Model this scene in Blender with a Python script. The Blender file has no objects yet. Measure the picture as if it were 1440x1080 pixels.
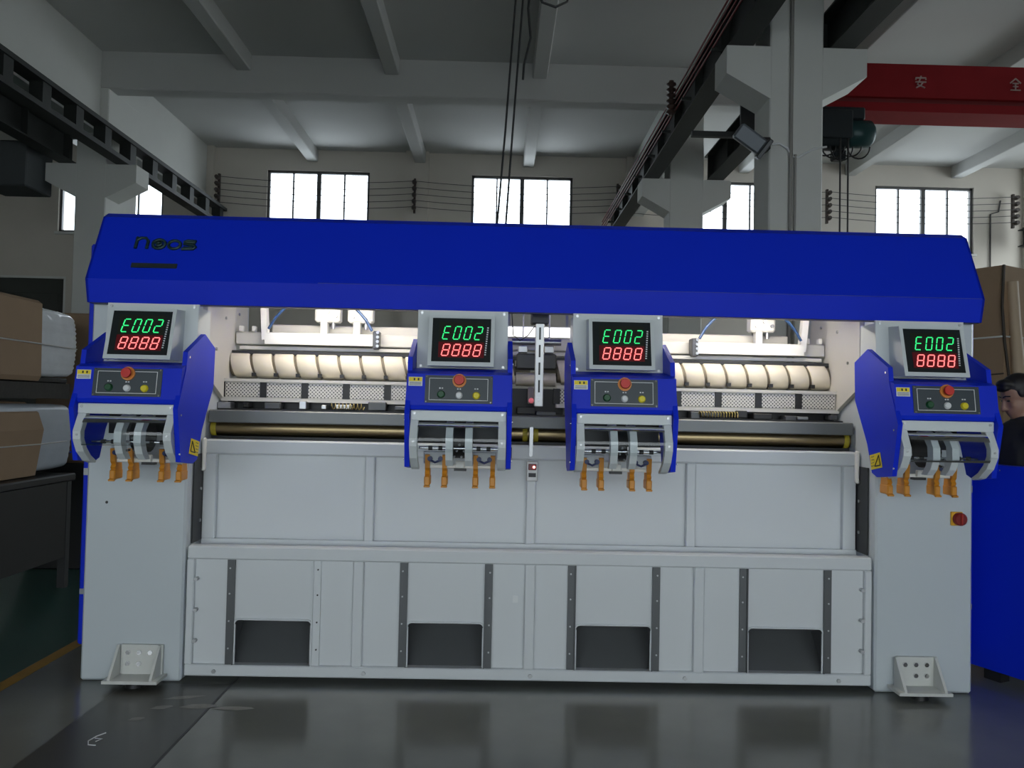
import bpy, bmesh, math, random
from mathutils import Vector, Matrix
random.seed(7)
scene = bpy.context.scene
COL = scene.collection

# ------------------------------------------------------------------ camera, world, exposure
YAW, PITCH, ROLL = 0.0172, 0.0275, 0.0212
CAM = Vector((-0.2103, 0.0, 1.55))
def cam_matrix():
    r = Vector((math.cos(YAW), -math.sin(YAW), 0)); f = Vector((math.sin(YAW), math.cos(YAW), 0)); u = Vector((0, 0, 1))
    f2 = f * math.cos(PITCH) + u * math.sin(PITCH); u2 = u * math.cos(PITCH) - f * math.sin(PITCH)
    r3 = r * math.cos(ROLL) + u2 * math.sin(ROLL); u3 = u2 * math.cos(ROLL) - r * math.sin(ROLL)
    b = -f2
    return Matrix(((r3.x, u3.x, b.x, CAM.x), (r3.y, u3.y, b.y, CAM.y), (r3.z, u3.z, b.z, CAM.z), (0, 0, 0, 1)))
cd = bpy.data.cameras.new('camera'); cam = bpy.data.objects.new('camera', cd); COL.objects.link(cam)
cd.sensor_fit = 'HORIZONTAL'; cd.sensor_width = 36; cd.lens = 1123 / 1440 * 36; cd.clip_end = 200
cam.matrix_world = cam_matrix(); scene.camera = cam
w = bpy.data.worlds.new('overcast_sky'); scene.world = w; w.use_nodes = True
bg = w.node_tree.nodes['Background']
bg.inputs[0].default_value = (0.87, 0.955, 1.0, 1); bg.inputs[1].default_value = 4.6
vs = scene.view_settings
vs.view_transform = 'Standard'; vs.look = 'None'; vs.gamma = 1; vs.use_curve_mapping = False
vs.exposure = -0.10

# ------------------------------------------------------------------ materials
MATS = {}
def mat(name, col, rough=0.5, metal=0.0, var=0.06, scale=6.0, emit=None, estr=0.0, spec=0.5, bump=0.0, coat=0.0):
    if name in MATS: return MATS[name]
    m = bpy.data.materials.new(name); m.use_nodes = True; nt = m.node_tree; N = nt.nodes; L = nt.links
    p = N['Principled BSDF']
    p.inputs['Roughness'].default_value = rough; p.inputs['Metallic'].default_value = metal
    p.inputs['Specular IOR Level'].default_value = spec; p.inputs['Coat Weight'].default_value = coat
    c = (*col, 1)
    tc = N.new('ShaderNodeTexCoord'); no = N.new('ShaderNodeTexNoise')
    no.inputs['Scale'].default_value = scale; no.inputs['Detail'].default_value = 4
    L.new(tc.outputs['Object'], no.inputs['Vector'])
    mx = N.new('ShaderNodeMix'); mx.data_type = 'RGBA'
    mx.inputs[6].default_value = tuple(max(0, x * (1 - var)) for x in col) + (1,)
    mx.inputs[7].default_value = tuple(min(1, x * (1 + var)) for x in col) + (1,)
    L.new(no.outputs['Fac'], mx.inputs[0]); L.new(mx.outputs[2], p.inputs['Base Color'])
    if bump:
        b = N.new('ShaderNodeBump'); b.inputs['Strength'].default_value = bump; b.inputs['Distance'].default_value = 0.01
        L.new(no.outputs['Fac'], b.inputs['Height']); L.new(b.outputs[0], p.inputs['Normal'])
    if emit:
        p.inputs['Emission Color'].default_value = (*emit, 1); p.inputs['Emission Strength'].default_value = estr
    MATS[name] = m
    return m
def clear_mat(name, tint, gloss, rough=0.05):
    m = bpy.data.materials.new(name); m.use_nodes = True; nt = m.node_tree; N = nt.nodes; L = nt.links
    N.remove(N['Principled BSDF']); out = N['Material Output']
    t = N.new('ShaderNodeBsdfTransparent'); t.inputs[0].default_value = (*tint, 1)
    g = N.new('ShaderNodeBsdfGlossy'); g.inputs['Roughness'].default_value = rough
    mx = N.new('ShaderNodeMixShader'); lw = N.new('ShaderNodeLayerWeight'); lw.inputs[0].default_value = gloss
    L.new(lw.outputs['Fresnel'], mx.inputs[0]); L.new(t.outputs[0], mx.inputs[1]); L.new(g.outputs[0], mx.inputs[2]); L.new(mx.outputs[0], out.inputs[0])
    MATS[name] = m; return m
PAINT = mat('column_paint', (0.55, 0.60, 0.63), 0.38, var=0.02, scale=3)
PANEL = mat('panel_paint', (0.66, 0.69, 0.71), 0.35, var=0.02, scale=3)
CREAM = mat('cream_frame_paint', (0.66, 0.64, 0.58), 0.4, var=0.03)
BLUE = mat('blue_paint', (0.004, 0.027, 0.62), 0.42, var=0.04, scale=2, spec=0.22)
HEADGREY = mat('head_grey_paint', (0.62, 0.66, 0.67), 0.4, var=0.03)
STEEL = mat('brushed_steel', (0.42, 0.43, 0.44), 0.35, 0.9, var=0.1, scale=30)
CHROME = mat('chrome', (0.8, 0.8, 0.82), 0.12, 1.0, var=0.02)
DARKSTEEL = mat('dark_steel', (0.035, 0.036, 0.038), 0.5, 0.3)
BLACK = mat('black_plastic', (0.012, 0.012, 0.013), 0.45)
SLIDE = mat('grey_slide_steel', (0.10, 0.105, 0.11), 0.45, 0.5)
BRASS = mat('bronze_tube', (0.29, 0.225, 0.125), 0.34, 1.0, var=0.04)
RAILGREY = mat('grey_rail_steel', (0.20, 0.21, 0.21), 0.45, 0.4)
ROLLER = mat('cream_roller', (0.80, 0.73, 0.58), 0.5, var=0.05, scale=12)
GOLD = mat('brass_spring', (0.5, 0.4, 0.16), 0.35, 0.9)
ORANGE = mat('orange_clamp', (0.62, 0.25, 0.02), 0.4, var=0.12, scale=25)
YELLOW = mat('yellow_label', (0.85, 0.66, 0.02), 0.5, var=0.03)
WHITE = mat('white_label', (0.75, 0.77, 0.78), 0.5, var=0.02)
WHITEP = mat('white_plastic', (0.86, 0.85, 0.80), 0.45, var=0.03)
NAVY = mat('navy_fitting', (0.02, 0.035, 0.13), 0.4)
WALL = mat('wall_plaster', (0.60, 0.56, 0.50), 0.85, var=0.10, scale=0.8)
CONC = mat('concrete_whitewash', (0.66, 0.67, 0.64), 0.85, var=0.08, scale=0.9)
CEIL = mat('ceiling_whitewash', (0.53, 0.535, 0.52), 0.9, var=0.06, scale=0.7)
RAILBLACK = mat('crane_beam_steel', (0.030, 0.034, 0.032), 0.6, 0.2, var=0.15)
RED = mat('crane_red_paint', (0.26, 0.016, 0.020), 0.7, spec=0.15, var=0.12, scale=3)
CARD = mat('cardboard', (0.30, 0.205, 0.125), 0.8, var=0.08, scale=5)
TAN = mat('kraft_tape', (0.42, 0.32, 0.21), 0.6)
FILM = mat('stretch_film', (0.66, 0.69, 0.72), 0.10, var=0.14, scale=9, bump=0.5, coat=0.6)
GLASS = clear_mat('window_glass', (0.97, 0.98, 1.0), 0.08)
ACRYL = clear_mat('clear_acrylic', (0.93, 0.96, 0.97), 0.34, 0.02)

# perforated sheet: staggered round holes
def perforated():
    m = bpy.data.materials.new('perforated_sheet'); m.use_nodes = True; nt = m.node_tree; N = nt.nodes; L = nt.links
    p = N['Principled BSDF']; p.inputs['Roughness'].default_value = 0.4
    tc = N.new('ShaderNodeTexCoord')
    def dots(off):
        ml = N.new('ShaderNodeVectorMath'); ml.operation = 'MULTIPLY_ADD'
        ml.inputs[1].default_value = (46, 0, 46); ml.inputs[2].default_value = (off + 100, 0.5, off + 100)
        fr = N.new('ShaderNodeVectorMath'); fr.operation = 'FRACTION'
        sb = N.new('ShaderNodeVectorMath'); sb.operation = 'SUBTRACT'; sb.inputs[1].default_value = (.5, .5, .5)
        ln = N.new('ShaderNodeVectorMath'); ln.operation = 'LENGTH'
        lt = N.new('ShaderNodeMath'); lt.operation = 'LESS_THAN'; lt.inputs[1].default_value = 0.20
        L.new(tc.outputs['Object'], ml.inputs[0]); L.new(ml.outputs[0], fr.inputs[0]); L.new(fr.outputs[0], sb.inputs[0]); L.new(sb.outputs[0], ln.inputs[0]); L.new(ln.outputs['Value'], lt.inputs[0])
        return lt
    a, b = dots(0), dots(0.5)
    mx = N.new('ShaderNodeMath'); mx.operation = 'MAXIMUM'; L.new(a.outputs[0], mx.inputs[0]); L.new(b.outputs[0], mx.inputs[1])
    c = N.new('ShaderNodeMix'); c.data_type = 'RGBA'; c.inputs[6].default_value = (0.72, 0.70, 0.64, 1); c.inputs[7].default_value = (0.03, 0.03, 0.03, 1)
    L.new(mx.outputs[0], c.inputs[0]); L.new(c.outputs[2], p.inputs['Base Color'])
    MATS['perforated_sheet'] = m; return m
PERF = perforated()

def floor_mat():
    m = bpy.data.materials.new('epoxy_floor'); m.use_nodes = True; nt = m.node_tree; N = nt.nodes; L = nt.links
    p = N['Principled BSDF']; p.inputs['Specular IOR Level'].default_value = 0.55; tc = N.new('ShaderNodeTexCoord')
    n1 = N.new('ShaderNodeTexNoise'); n1.inputs['Scale'].default_value = 1.3; n1.inputs['Detail'].default_value = 6
    n2 = N.new('ShaderNodeTexNoise'); n2.inputs['Scale'].default_value = 9; n2.inputs['Detail'].default_value = 5
    L.new(tc.outputs['Object'], n1.inputs[0]); L.new(tc.outputs['Object'], n2.inputs[0])
    cr = N.new('ShaderNodeValToRGB'); cr.color_ramp.elements[0].position = 0.3; cr.color_ramp.elements[1].position = 0.7
    cr.color_ramp.elements[0].color = (0.128, 0.136, 0.126, 1); cr.color_ramp.elements[1].color = (0.180, 0.186, 0.172, 1)
    L.new(n1.outputs['Fac'], cr.inputs[0]); L.new(cr.outputs[0], p.inputs['Base Color'])
    rr = N.new('ShaderNodeMapRange'); rr.inputs['To Min'].default_value = 0.09; rr.inputs['To Max'].default_value = 0.24
    L.new(n2.outputs['Fac'], rr.inputs[0]); L.new(rr.outputs[0], p.inputs['Roughness'])
    MATS['epoxy_floor'] = m; return m
FLOOR = floor_mat()
STRIP = mat('dark_floor_strip', (0.050, 0.049, 0.043), 0.32, var=0.25, scale=2)
GREEN = mat('green_floor_paint', (0.030, 0.085, 0.070), 0.3, var=0.2, scale=1.5)
LINE = mat('yellow_floor_line', (0.36, 0.20, 0.03), 0.5, var=0.3, scale=5)

# ------------------------------------------------------------------ mesh builder
class MB:
    def __init__(s): s.v = []; s.f = []; s.sm = []
    def face(s, pts, smooth=False):
        b = len(s.v); s.v += [tuple(p) for p in pts]; s.f.append(tuple(range(b, b + len(pts)))); s.sm.append(smooth)
    def raw(s, vs, fs, smooth=False):
        b = len(s.v); s.v += [tuple(p) for p in vs]
        for f in fs: s.f.append(tuple(i + b for i in f)); s.sm.append(smooth)
    def box(s, x0, x1, y0, y1, z0, z1, bev=0.0, T=None):
        lo = (x0, y0, z0); hi = (x1, y1, z1); vs = []; fs = []
        if bev <= 0:
            vs = [(x, y, z) for x in (x0, x1) for y in (y0, y1) for z in (z0, z1)]
            fs = [(0, 1, 3, 2), (4, 6, 7, 5), (0, 4, 5, 1), (2, 3, 7, 6), (0, 2, 6, 4), (1, 5, 7, 3)]
        else:
            idx = {}
            for cx in (0, 1):
                for cy in (0, 1):
                    for cz in (0, 1):
                        c = (cx, cy, cz)
                        for a in range(3):
                            p = []
                            for k in range(3):
                                e = hi[k] if c[k] else lo[k]
                                if k != a: e += -bev if c[k] else bev
                                p.append(e)
                            idx[c + (a,)] = len(vs); vs.append(tuple(p))
            def cc(a, sa, b, sb, c, sc): 
                k = [0, 0, 0]; k[a] = sa; k[b] = sb; k[c] = sc; return tuple(k)
            for a in range(3):
                b, c = (a + 1) % 3, (a + 2) % 3
                for sa in (0, 1):
                    q = [idx[cc(a, sa, b, sb, c, sc) + (a,)] for sb, sc in ((0, 0), (1, 0), (1, 1), (0, 1))]
                    fs.append(tuple(q if sa else q[::-1]))
                for sb in (0, 1):
                    for sc in (0, 1):
                        q = [idx[cc(a, 0, b, sb, c, sc) + (b,)], idx[cc(a, 1, b, sb, c, sc) + (b,)], idx[cc(a, 1, b, sb, c, sc) + (c,)], idx[cc(a, 0, b, sb, c, sc) + (c,)]]
                        fs.append(tuple(q if sb == sc else q[::-1]))
            for cx in (0, 1):
                for cy in (0, 1):
                    for cz in (0, 1):
                        t = [idx[(cx, cy, cz, a)] for a in range(3)]
                        fs.append(tuple(t if (cx + cy + cz) % 2 else t[::-1]))
        if T: vs = [T @ Vector(p) for p in vs]
        s.raw(vs, fs); return s
    def prism(s, poly, axis, a, b):
        # poly: 2-d points; axis 'x': (y,z), 'y': (x,z), 'z': (x,y)
        def P(p, t): return {'x': (t, p[0], p[1]), 'y': (p[0], t, p[1]), 'z': (p[0], p[1], t)}[axis]
        n = len(poly); A = [P(p, a) for p in poly]; B = [P(p, b) for p in poly]
        s.raw(A, [tuple(range(n))]); s.raw(B, [tuple(range(n))[::-1]])
        for i in range(n):
            j = (i + 1) % n; s.face([A[i], B[i], B[j], A[j]])
        return s
    def tube(s, path, r, n=8, caps=True):
        path = [Vector(p) for p in path]; rings = []; up = None
        rs = r if isinstance(r, (list, tuple)) else [r] * len(path)
        for i, p in enumerate(path):
            d = (path[min(i + 1, len(path) - 1)] - path[max(i - 1, 0)]).normalized()
            if up is None: up = Vector((0, 0, 1)) if abs(d.z) < 0.9 else Vector((1, 0, 0))
            x = d.cross(up); x = x.normalized() if x.length > 1e-6 else Vector((1, 0, 0)); y = x.cross(d).normalized(); up = y
            rings.append([p + (x * math.cos(2 * math.pi * k / n) + y * math.sin(2 * math.pi * k / n)) * rs[i] for k in range(n)])
        b = len(s.v)
        for g in rings: s.v += [tuple(q) for q in g]
        for i in range(len(path) - 1):
            for k in range(n):
                k2 = (k + 1) % n
                s.f.append((b + i * n + k, b + i * n + k2, b + (i + 1) * n + k2, b + (i + 1) * n + k)); s.sm.append(True)
        if caps:
            s.face(rings[0][::-1]); s.face(rings[-1])
        return s
    def disc(s, c, d, r, h, n=12, r2=None):
        c = Vector(c); d = Vector(d).normalized(); return s.tube([c, c + d * h], [r, r if r2 is None else r2], n)
    def ball(s, c, r, nu=10, nv=8, sc=(1, 1, 1)):
        vs = []; fs = []
        for j in range(nv + 1):
            t = math.pi * j / nv
            for i in range(nu):
                a = 2 * math.pi * i / nu
                vs.append((c[0] + r * sc[0] * math.sin(t) * math.cos(a), c[1] + r * sc[1] * math.sin(t) * math.sin(a), c[2] + r * sc[2] * math.cos(t)))
        for j in range(nv):
            for i in range(nu):
                i2 = (i + 1) % nu; fs.append((j * nu + i, (j + 1) * nu + i, (j + 1) * nu + i2, j * nu + i2))
        s.raw(vs, fs, True); return s

ORIG = {}
def link(o, parent):
    COL.objects.link(o)
    if parent is not None: o.parent = parent; ORIG[o.name] = ORIG.get(parent.name, Vector((0, 0, 0)))
    return o
def build(name, mb, m, parent=None, recalc=True):
    off = ORIG.get(parent.name, Vector((0, 0, 0))) if parent is not None else Vector((0, 0, 0))
    me = bpy.data.meshes.new(name)
    me.from_pydata([(v[0] - off.x, v[1] - off.y, v[2] - off.z) for v in mb.v], [], mb.f)
    if recalc:
        b = bmesh.new(); b.from_mesh(me); bmesh.ops.recalc_face_normals(b, faces=b.faces); b.to_mesh(me); b.free()
    me.polygons.foreach_set('use_smooth', mb.sm); me.update()
    me.materials.append(m)
    o = bpy.data.objects.new(name, me)
    return link(o, parent)
def tag(o, label=None, cat=None, group=None, kind=None):
    if label: o['label'] = label
    if cat: o['category'] = cat
    if group: o['group'] = group
    if kind: o['kind'] = kind
    return o
def thing(name, loc, label=None, cat=None, group=None, kind=None):
    o = bpy.data.objects.new(name, None); o.location = loc; COL.objects.link(o); ORIG[o.name] = Vector(loc)
    o.empty_display_size = 0.1
    return tag(o, label, cat, group, kind)
def B(*a, **k): return MB().box(*a, **k)
KIDS = {}
def copy_tree(o, parent=None):
    c = o.copy(); COL.objects.link(c)
    if parent is not None: c.parent = parent
    for ch in [k for k in o.children]: copy_tree(ch, c)
    return c

# ------------------------------------------------------------------ the hall
def structure(name, mb, m, label=None, parent=None):
    o = build(name, mb, m, parent)
    if parent is None: tag(o, label, None, None, 'structure')
    return o
YB, ZC = 19.5, 7.72
fl = structure('floor', B(-16.5, 20, -14, YB + 0.3, -0.2, 0), FLOOR, 'dark grey glossy epoxy floor of the factory hall')
structure('green_floor_paint', B(-12, -2.86, -8, 19.4, 0.0, 0.0012), GREEN, parent=fl)
structure('floor_line', B(-2.86, -2.78, -8, 19.4, 0.0, 0.0016), LINE, parent=fl)
structure('floor_strip', B(-2.20, -1.635, -8, 4.42, 0.0, 0.0012), STRIP, parent=fl)
structure('floor_joint', B(-1.635, -1.622, -8, 4.7, 0.0, 0.0016), BLACK, parent=fl)
sm = MB()
for (x, y, sx, sy, a) in ((-1.80, 4.22, .10, .012, .5), (-1.86, 4.08, .05, .014, .6), (-1.92, 3.93, .035, .012, .7), (-1.68, 4.10, .09, .02, .1), (-1.50, 4.08, .10, .016, .0)):
    n = 9
    sm.face([(x + sx * math.cos(2 * math.pi * k / n) * (1 + .3 * math.sin(3 * k)) - sy * a * math.sin(2 * math.pi * k / n), y + sy * 1.6 * math.sin(2 * math.pi * k / n) + a * sx * math.cos(2 * math.pi * k / n) * .5, 0.0022) for k in range(n)])
structure('paint_scuff', sm, mat('pale_scuff', (0.22, 0.22, 0.20), 0.5, var=0.3, scale=30), parent=fl)
chk = MB()
chk.tube([(-1.985, 3.76, .003), (-2.01, 3.72, .003), (-2.02, 3.67, .003), (-2.0, 3.63, .003), (-1.965, 3.625, .003)], 0.0025, 5)
chk.tube([(-2.005, 3.70, .003), (-1.97, 3.695, .003), (-1.985, 3.665, .003)], 0.0022, 5)
structure('chalk_mark', chk, WHITE, parent=fl)

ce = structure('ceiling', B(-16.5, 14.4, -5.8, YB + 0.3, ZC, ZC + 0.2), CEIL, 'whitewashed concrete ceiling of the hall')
for x in (-12.8, -10.1, -4.87, -2.23, 0.42, 5.75, 8.4, 11.05):
    for y0, y1 in ((-5.6, -1.75), (-1.4, 3.6), (3.9, 8.85), (9.25, 14.18), (14.55, YB)):
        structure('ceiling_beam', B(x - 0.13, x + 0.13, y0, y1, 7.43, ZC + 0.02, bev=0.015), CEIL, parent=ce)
for y in (-1.75, 3.6, 8.9, 14.2):
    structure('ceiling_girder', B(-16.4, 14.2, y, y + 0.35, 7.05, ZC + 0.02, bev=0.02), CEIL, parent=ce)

# back wall with window openings and a doorway
WINS = [(-11.0, -8.48), (-5.97, -3.47), (-0.97, 1.52), (4.06, 6.56), (9.03, 11.5)]
WZ0, WZ1 = 5.55, 7.21
DX0, DX1, DZ = -14.6, -10.76, 4.46
wb = MB()
wb.box(-16.5, DX0, YB, YB + 0.3, 0, WZ0); wb.box(DX0, DX1, YB, YB + 0.3, DZ, WZ0); wb.box(DX1, 14.4, YB, YB + 0.3, 0, WZ0)
wb.box(-16.5, 14.4, YB, YB + 0.3, WZ1, ZC)
xs = [-16.5] + [v for p in WINS for v in p] + [14.4]
for i in range(0, len(xs), 2): wb.box(xs[i], xs[i + 1], YB, YB + 0.3, WZ0, WZ1)
structure('wall_back', wb, WALL, 'stained plaster back wall below the ceiling with high windows')
structure('wall_left', B(-16.7, -16.5, -5.8, YB + .3, 0, ZC), WALL, 'plaster wall closing the left bay')
wr = MB(); wr.box(14.2, 14.4, -5.8, 9.0, 0, ZC); wr.box(14.2, 14.4, 9.0, YB + .3, 0, 1.1); wr.box(14.2, 14.4, 9.0, YB + .3, 6.9, ZC)  # out-of-view wall; openings kept to the far bays so the near ceiling stays dark
for y in (13.6, 18.6): wr.box(14.2, 14.4, y, y + 0.8 if y < 18 else YB + .3, 1.1, 6.9)
structure('wall_right', wr, WALL, 'unseen plaster wall closing the right bay, with tall openings placed for light')
wf = MB(); wf.box(-16.5, -6.5, -5.8, -5.6, 0, ZC); wf.box(6.5, 14.4, -5.8, -5.6, 0, ZC); wf.box(-6.5, 6.5, -5.8, -5.6, 3.8, ZC); wf.box(-6.5, 6.5, -5.8, -5.6, 0, 0.9)  # out-of-view wall; placed and cut to throw light low, off the ceiling
structure('wall_front', wf, WALL, 'unseen plaster wall behind the viewer, with one wide opening sized for light')
FRAME = mat('dark_window_frame', (0.10, 0.10, 0.10), 0.5, 0.3)
for i, (a, b) in enumerate(WINS):
    nm = ['high four-pane window behind the left crane truss', 'high four-pane window above the logo end of the blue hood', 'high four-pane window at the middle of the back wall behind hanging cables',
          'high four-pane window half hidden behind the big concrete column', 'high four-pane window on the far right under the red crane'][i]
    t = thing('window_%d' % (i + 1), ((a + b) / 2, YB, WZ0), nm, None, None, 'structure')
    fr = MB(); y0, y1 = YB + 0.06, YB + 0.14
    fr.box(a, b, y0, y1, WZ1 - .06, WZ1); fr.box(a, b, y0, y1, WZ0, WZ0 + .06); fr.box(a, a + .06, y0, y1, WZ0, WZ1); fr.box(b - .06, b, y0, y1, WZ0, WZ1)
    build('window_frame', fr, FRAME, t)
    m = (a + b) / 2
    build('mullion', B(m - .05, m + .05, y0, y1, WZ0 + .05, WZ1 - .05), FRAME, t)
    for q in ((a + m) / 2, (b + m) / 2): build('mullion', B(q - .018, q + .018, y0 + .01, y1 - .01, WZ0 + .05, WZ1 - .05), FRAME, t)
    e = [a + .06, (a + m) / 2 - .018, (a + m) / 2 + .018, m - .05, m + .05, (b + m) / 2 - .018, (b + m) / 2 + .018, b - .06]
    for k in range(0, 8, 2): build('pane', B(e[k], e[k + 1], YB + .09, YB + .10, WZ0 + .06, WZ1 - .06), GLASS, t)
    build('window_sill', B(a - .05, b + .05, YB - .06, YB + .05, WZ0 - .06, WZ0), CONC, t)
dr = thing('door_1', ((DX0 + DX1) / 2, YB, 0), 'tall dark factory door in the back wall behind the wrapped bundles', None, None, 'structure')
DOORM = mat('door_dark_steel', (0.06, 0.065, 0.06), 0.6, 0.2)
mx = (DX0 + DX1) / 2
for a, b in ((DX0 + .05, mx - .01), (mx + .01, DX1 - .05)):
    d = build('door_leaf', B(a, b, YB + .08, YB + .14, 0.0, DZ - .05, bev=.004), DOORM, dr)
    for z in (0.4, 1.7, 3.0): build('door_panel', B(a + .15, b - .15, YB + .06, YB + .08, z, z + 1.05, bev=.008), DOORM, d)
df = MB(); df.box(DX0, DX0 + .05, YB, YB + .2, 0, DZ); df.box(DX1 - .05, DX1, YB, YB + .2, 0, DZ); df.box(DX0, DX1, YB, YB + .2, DZ - .05, DZ)
build('door_frame', df, CONC, dr)

def pillar(xc, y0, dep, label, hw=0.305):
    t = thing('building_column', (xc, y0 + dep / 2, 0), label, None, None, 'structure')
    build('shaft', B(xc - hw, xc + hw, y0, y0 + dep, 0, 7.06, bev=.015), CONC, t)
    for s in (-1, 1):
        poly = [(xc + s * (hw - .01), 5.69), (xc + s * .80, 5.69), (xc + s * .80, 5.37), (xc + s * (hw - .01), 5.09)]
        build('corbel', MB().prism(poly, 'y', y0, y0 + .5), CONC, t)
    return t
XR, XL = 3.10, -7.52
c1 = pillar(XR, 8.9, 0.55, 'big whitewashed concrete column with two corbels rising behind the right half of the hood')
build('conduit', MB().tube([(XR - .07, 8.87, 0.1), (XR - .07, 8.87, 7.0)], 0.022, 8), mat('grey_conduit', (.30, .29, .27), .6), c1)
build('conduit', MB().tube([(XR - .02, 8.87, 0.1), (XR - .02, 8.87, 4.45)], 0.015, 6), mat('grey_conduit', (.30, .29, .27), .6), c1)
build('wire', MB().tube([(2.82, 8.88, 4.56), (2.90, 8.87, 4.57), (2.99, 8.87, 4.52), (3.05, 8.87, 4.42), (3.12, 8.87, 4.42), (3.28, 8.87, 4.52), (3.44, 8.88, 4.55)], 0.012, 6), WHITE, c1)
pillar(XR, 14.2, 0.5, 'farther concrete column with corbels left of the big column')
pillar(XL, 14.2, 1.2, 'concrete column with corbels carrying the left crane truss', 0.27)
for x, lb in ((XL, 'pilaster at the back wall end of the left column row'), (-2.3, 'shallow pilaster between the two middle windows'), (XR, 'pilaster at the back wall end of the right column row'), (13.0, 'pilaster beside the far right window')):
    t = tag(build('wall_pilaster', B(x - .28, x + .28, YB - .14, YB, 0, ZC), WALL), lb, None, None, 'structure')
tag(build('wall_upper_left', B(XL - .12, XL + .12, 9.4, YB - .14, 6.25, ZC), CONC), 'upper infill wall along the left column row above the crane truss', None, None, 'structure')
tag(build('wall_upper_right', B(XR - .10, XR + .14, 14.7, YB - .14, 6.25, ZC), CONC), 'upper infill wall along the right column row in the far bay', None, None, 'structure')

# ------------------------------------------------------------------ crane runway
def truss(xc, y0, y1, label):
    t = thing('crane_truss', (xc, (y0 + y1) / 2, 5.69), label, 'crane rail', 'crane runway beams on the columns')
    build('top_chord', B(xc - .13, xc + .13, y0, y1, 6.10, 6.17), RAILBLACK, t)
    build('rail', B(xc - .035, xc + .035, y0, y1, 6.17, 6.24), RAILBLACK, t)
    build('bottom_chord', B(xc - .12, xc + .12, y0, y1, 5.70, 5.78), RAILBLACK, t)
    y = y0 + .1; k = 0
    while y < y1:
        build('stiffener', B(xc - .10, xc + .10, y, y + .22, 5.78, 6.10), RAILBLACK, t); y += 0.92
    return t
def ibeam(xc, y0, y1, label, h=0.5):
    t = thing('crane_beam', (xc, (y0 + y1) / 2, 5.69), label, 'crane rail', 'crane runway beams on the columns')
    build('top_flange', B(xc - .14, xc + .14, y0, y1, 5.69 + h - .025, 5.69 + h), RAILBLACK, t)
    build('web', B(xc - .012, xc + .012, y0, y1, 5.715, 5.69 + h - .025), RAILBLACK, t)
    build('bottom_flange', B(xc - .14, xc + .14, y0, y1, 5.69, 5.715), RAILBLACK, t)
    y = y0 + .3
    while y < y1 - .1:
        build('stiffener', B(xc - .12, xc + .12, y, y + .015, 5.715, 5.69 + h - .025), RAILBLACK, t); y += 1.25
    build('rail', B(xc - .03, xc + .03, y0, y1, 5.69 + h, 5.69 + h + .06), RAILBLACK, t)
    return t
truss(-6.98, 5.0, 19.3, 'black open crane truss running back along the left column row')
ibeam(-7.95, 5.0, 14.35, 'short black beam left of the open crane truss, ending on the left corbel')
rb = ibeam(2.46, 4.0, 19.3, 'black crane beam with red conductor bars, left side of the big concrete column')
CONDR = mat('conductor_red', (0.20, 0.03, 0.03), 0.5)
for k in range(4): build('conductor_bar', MB().tube([(2.22, 4.0, 5.80 + .085 * k), (2.22, 19.2, 5.80 + .085 * k)], 0.013, 6), CONDR, rb)
for y in (6.2, 7.7, 9.2, 10.7, 12.0, 13.2, 14.4, 15.6, 16.8, 18.0): build('conductor_bracket', B(2.20, 2.33, y, y + .03, 5.76, 5.80), RAILBLACK, rb)
build('insulator_stack', MB().tube([(2.16, 11.2, 5.72 + .02 * i) for i in range(26)], [.035 if i % 4 < 2 else .07 for i in range(26)], 8), mat('brown_insulator', (.06, .03, .025), .4), rb)
ibeam(3.62, 4.0, 14.45, 'black crane beam resting on the right corbel of the big concrete column')
t = thing('brace_beam', (2.9, 10.4, 5.2), 'dark steel brace plate and slanting strut behind the big concrete column', 'steel brace')
build('brace_bar', B(2.30, 2.95, 10.5, 10.58, 5.20, 5.27), DARKSTEEL, t)
build('brace_plate', B(2.86, 3.10, 10.2, 10.25, 5.0, 5.55), DARKSTEEL, t)
ibeam(12.55, 14.8, 19.2, 'dark crane beam end at the right edge beside the far right window', 0.42)

# red bridge crane
t = thing('bridge_crane', (8.2, 11.3, 5.86), 'red overhead bridge crane girder with white characters in the right bay', 'crane')
g = MB(); g.prism([(11.2, 6.56), (11.62, 6.56), (11.62, 5.98), (11.2, 6.08)], 'x', 4.0, 12.2)
build('girder', g, RED, t)
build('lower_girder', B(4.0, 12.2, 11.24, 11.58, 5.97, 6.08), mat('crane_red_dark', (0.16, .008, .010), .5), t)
build('bottom_flange', B(4.0, 12.2, 11.14, 11.66, 5.85, 5.975), RED, t)
for x0, x1 in ((3.48, 4.1), (12.1, 12.7)): build('end_truck', B(x0, x1, 10.6, 12.2, 6.26, 6.48, bev=.02), RED, t)
CHAL = mat('faded_white_paint', (0.50, 0.36, 0.33), .7, var=.2, scale=40)
def strokes(pts, x, z, sc, y, m, par, nm='painted_character'):
    b = MB()
    for line in pts: b.tube([(x + p[0] * sc, y, z + p[1] * sc) for p in line], 0.011, 5)
    return build(nm, b, m, par)
AN = [[(.5, 1), (.5, .86)], [(.08, .68), (.08, .84), (.92, .84), (.92, .68)], [(.45, .74), (.22, .28), (.85, 0)], [(.72, .5), (.5, .2), (.12, 0)], [(.05, .48), (.95, .48)]]
QU = [[(.5, 1), (.05, .6)], [(.5, 1), (.95, .6)], [(.25, .58), (.75, .58)], [(.28, .32), (.72, .32)], [(.5, .58), (.5, .02)], [(.08, .02), (.92, .02)]]
strokes(AN, 5.65, 6.22, .17, 11.19, CHAL, t); strokes(QU, 7.02, 6.22, .17, 11.19, CHAL, t)
build('bolt_hole', MB().disc((7.36, 11.205, 6.32), (0, -1, 0), .04, .01, 10), BLACK, t)
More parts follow.
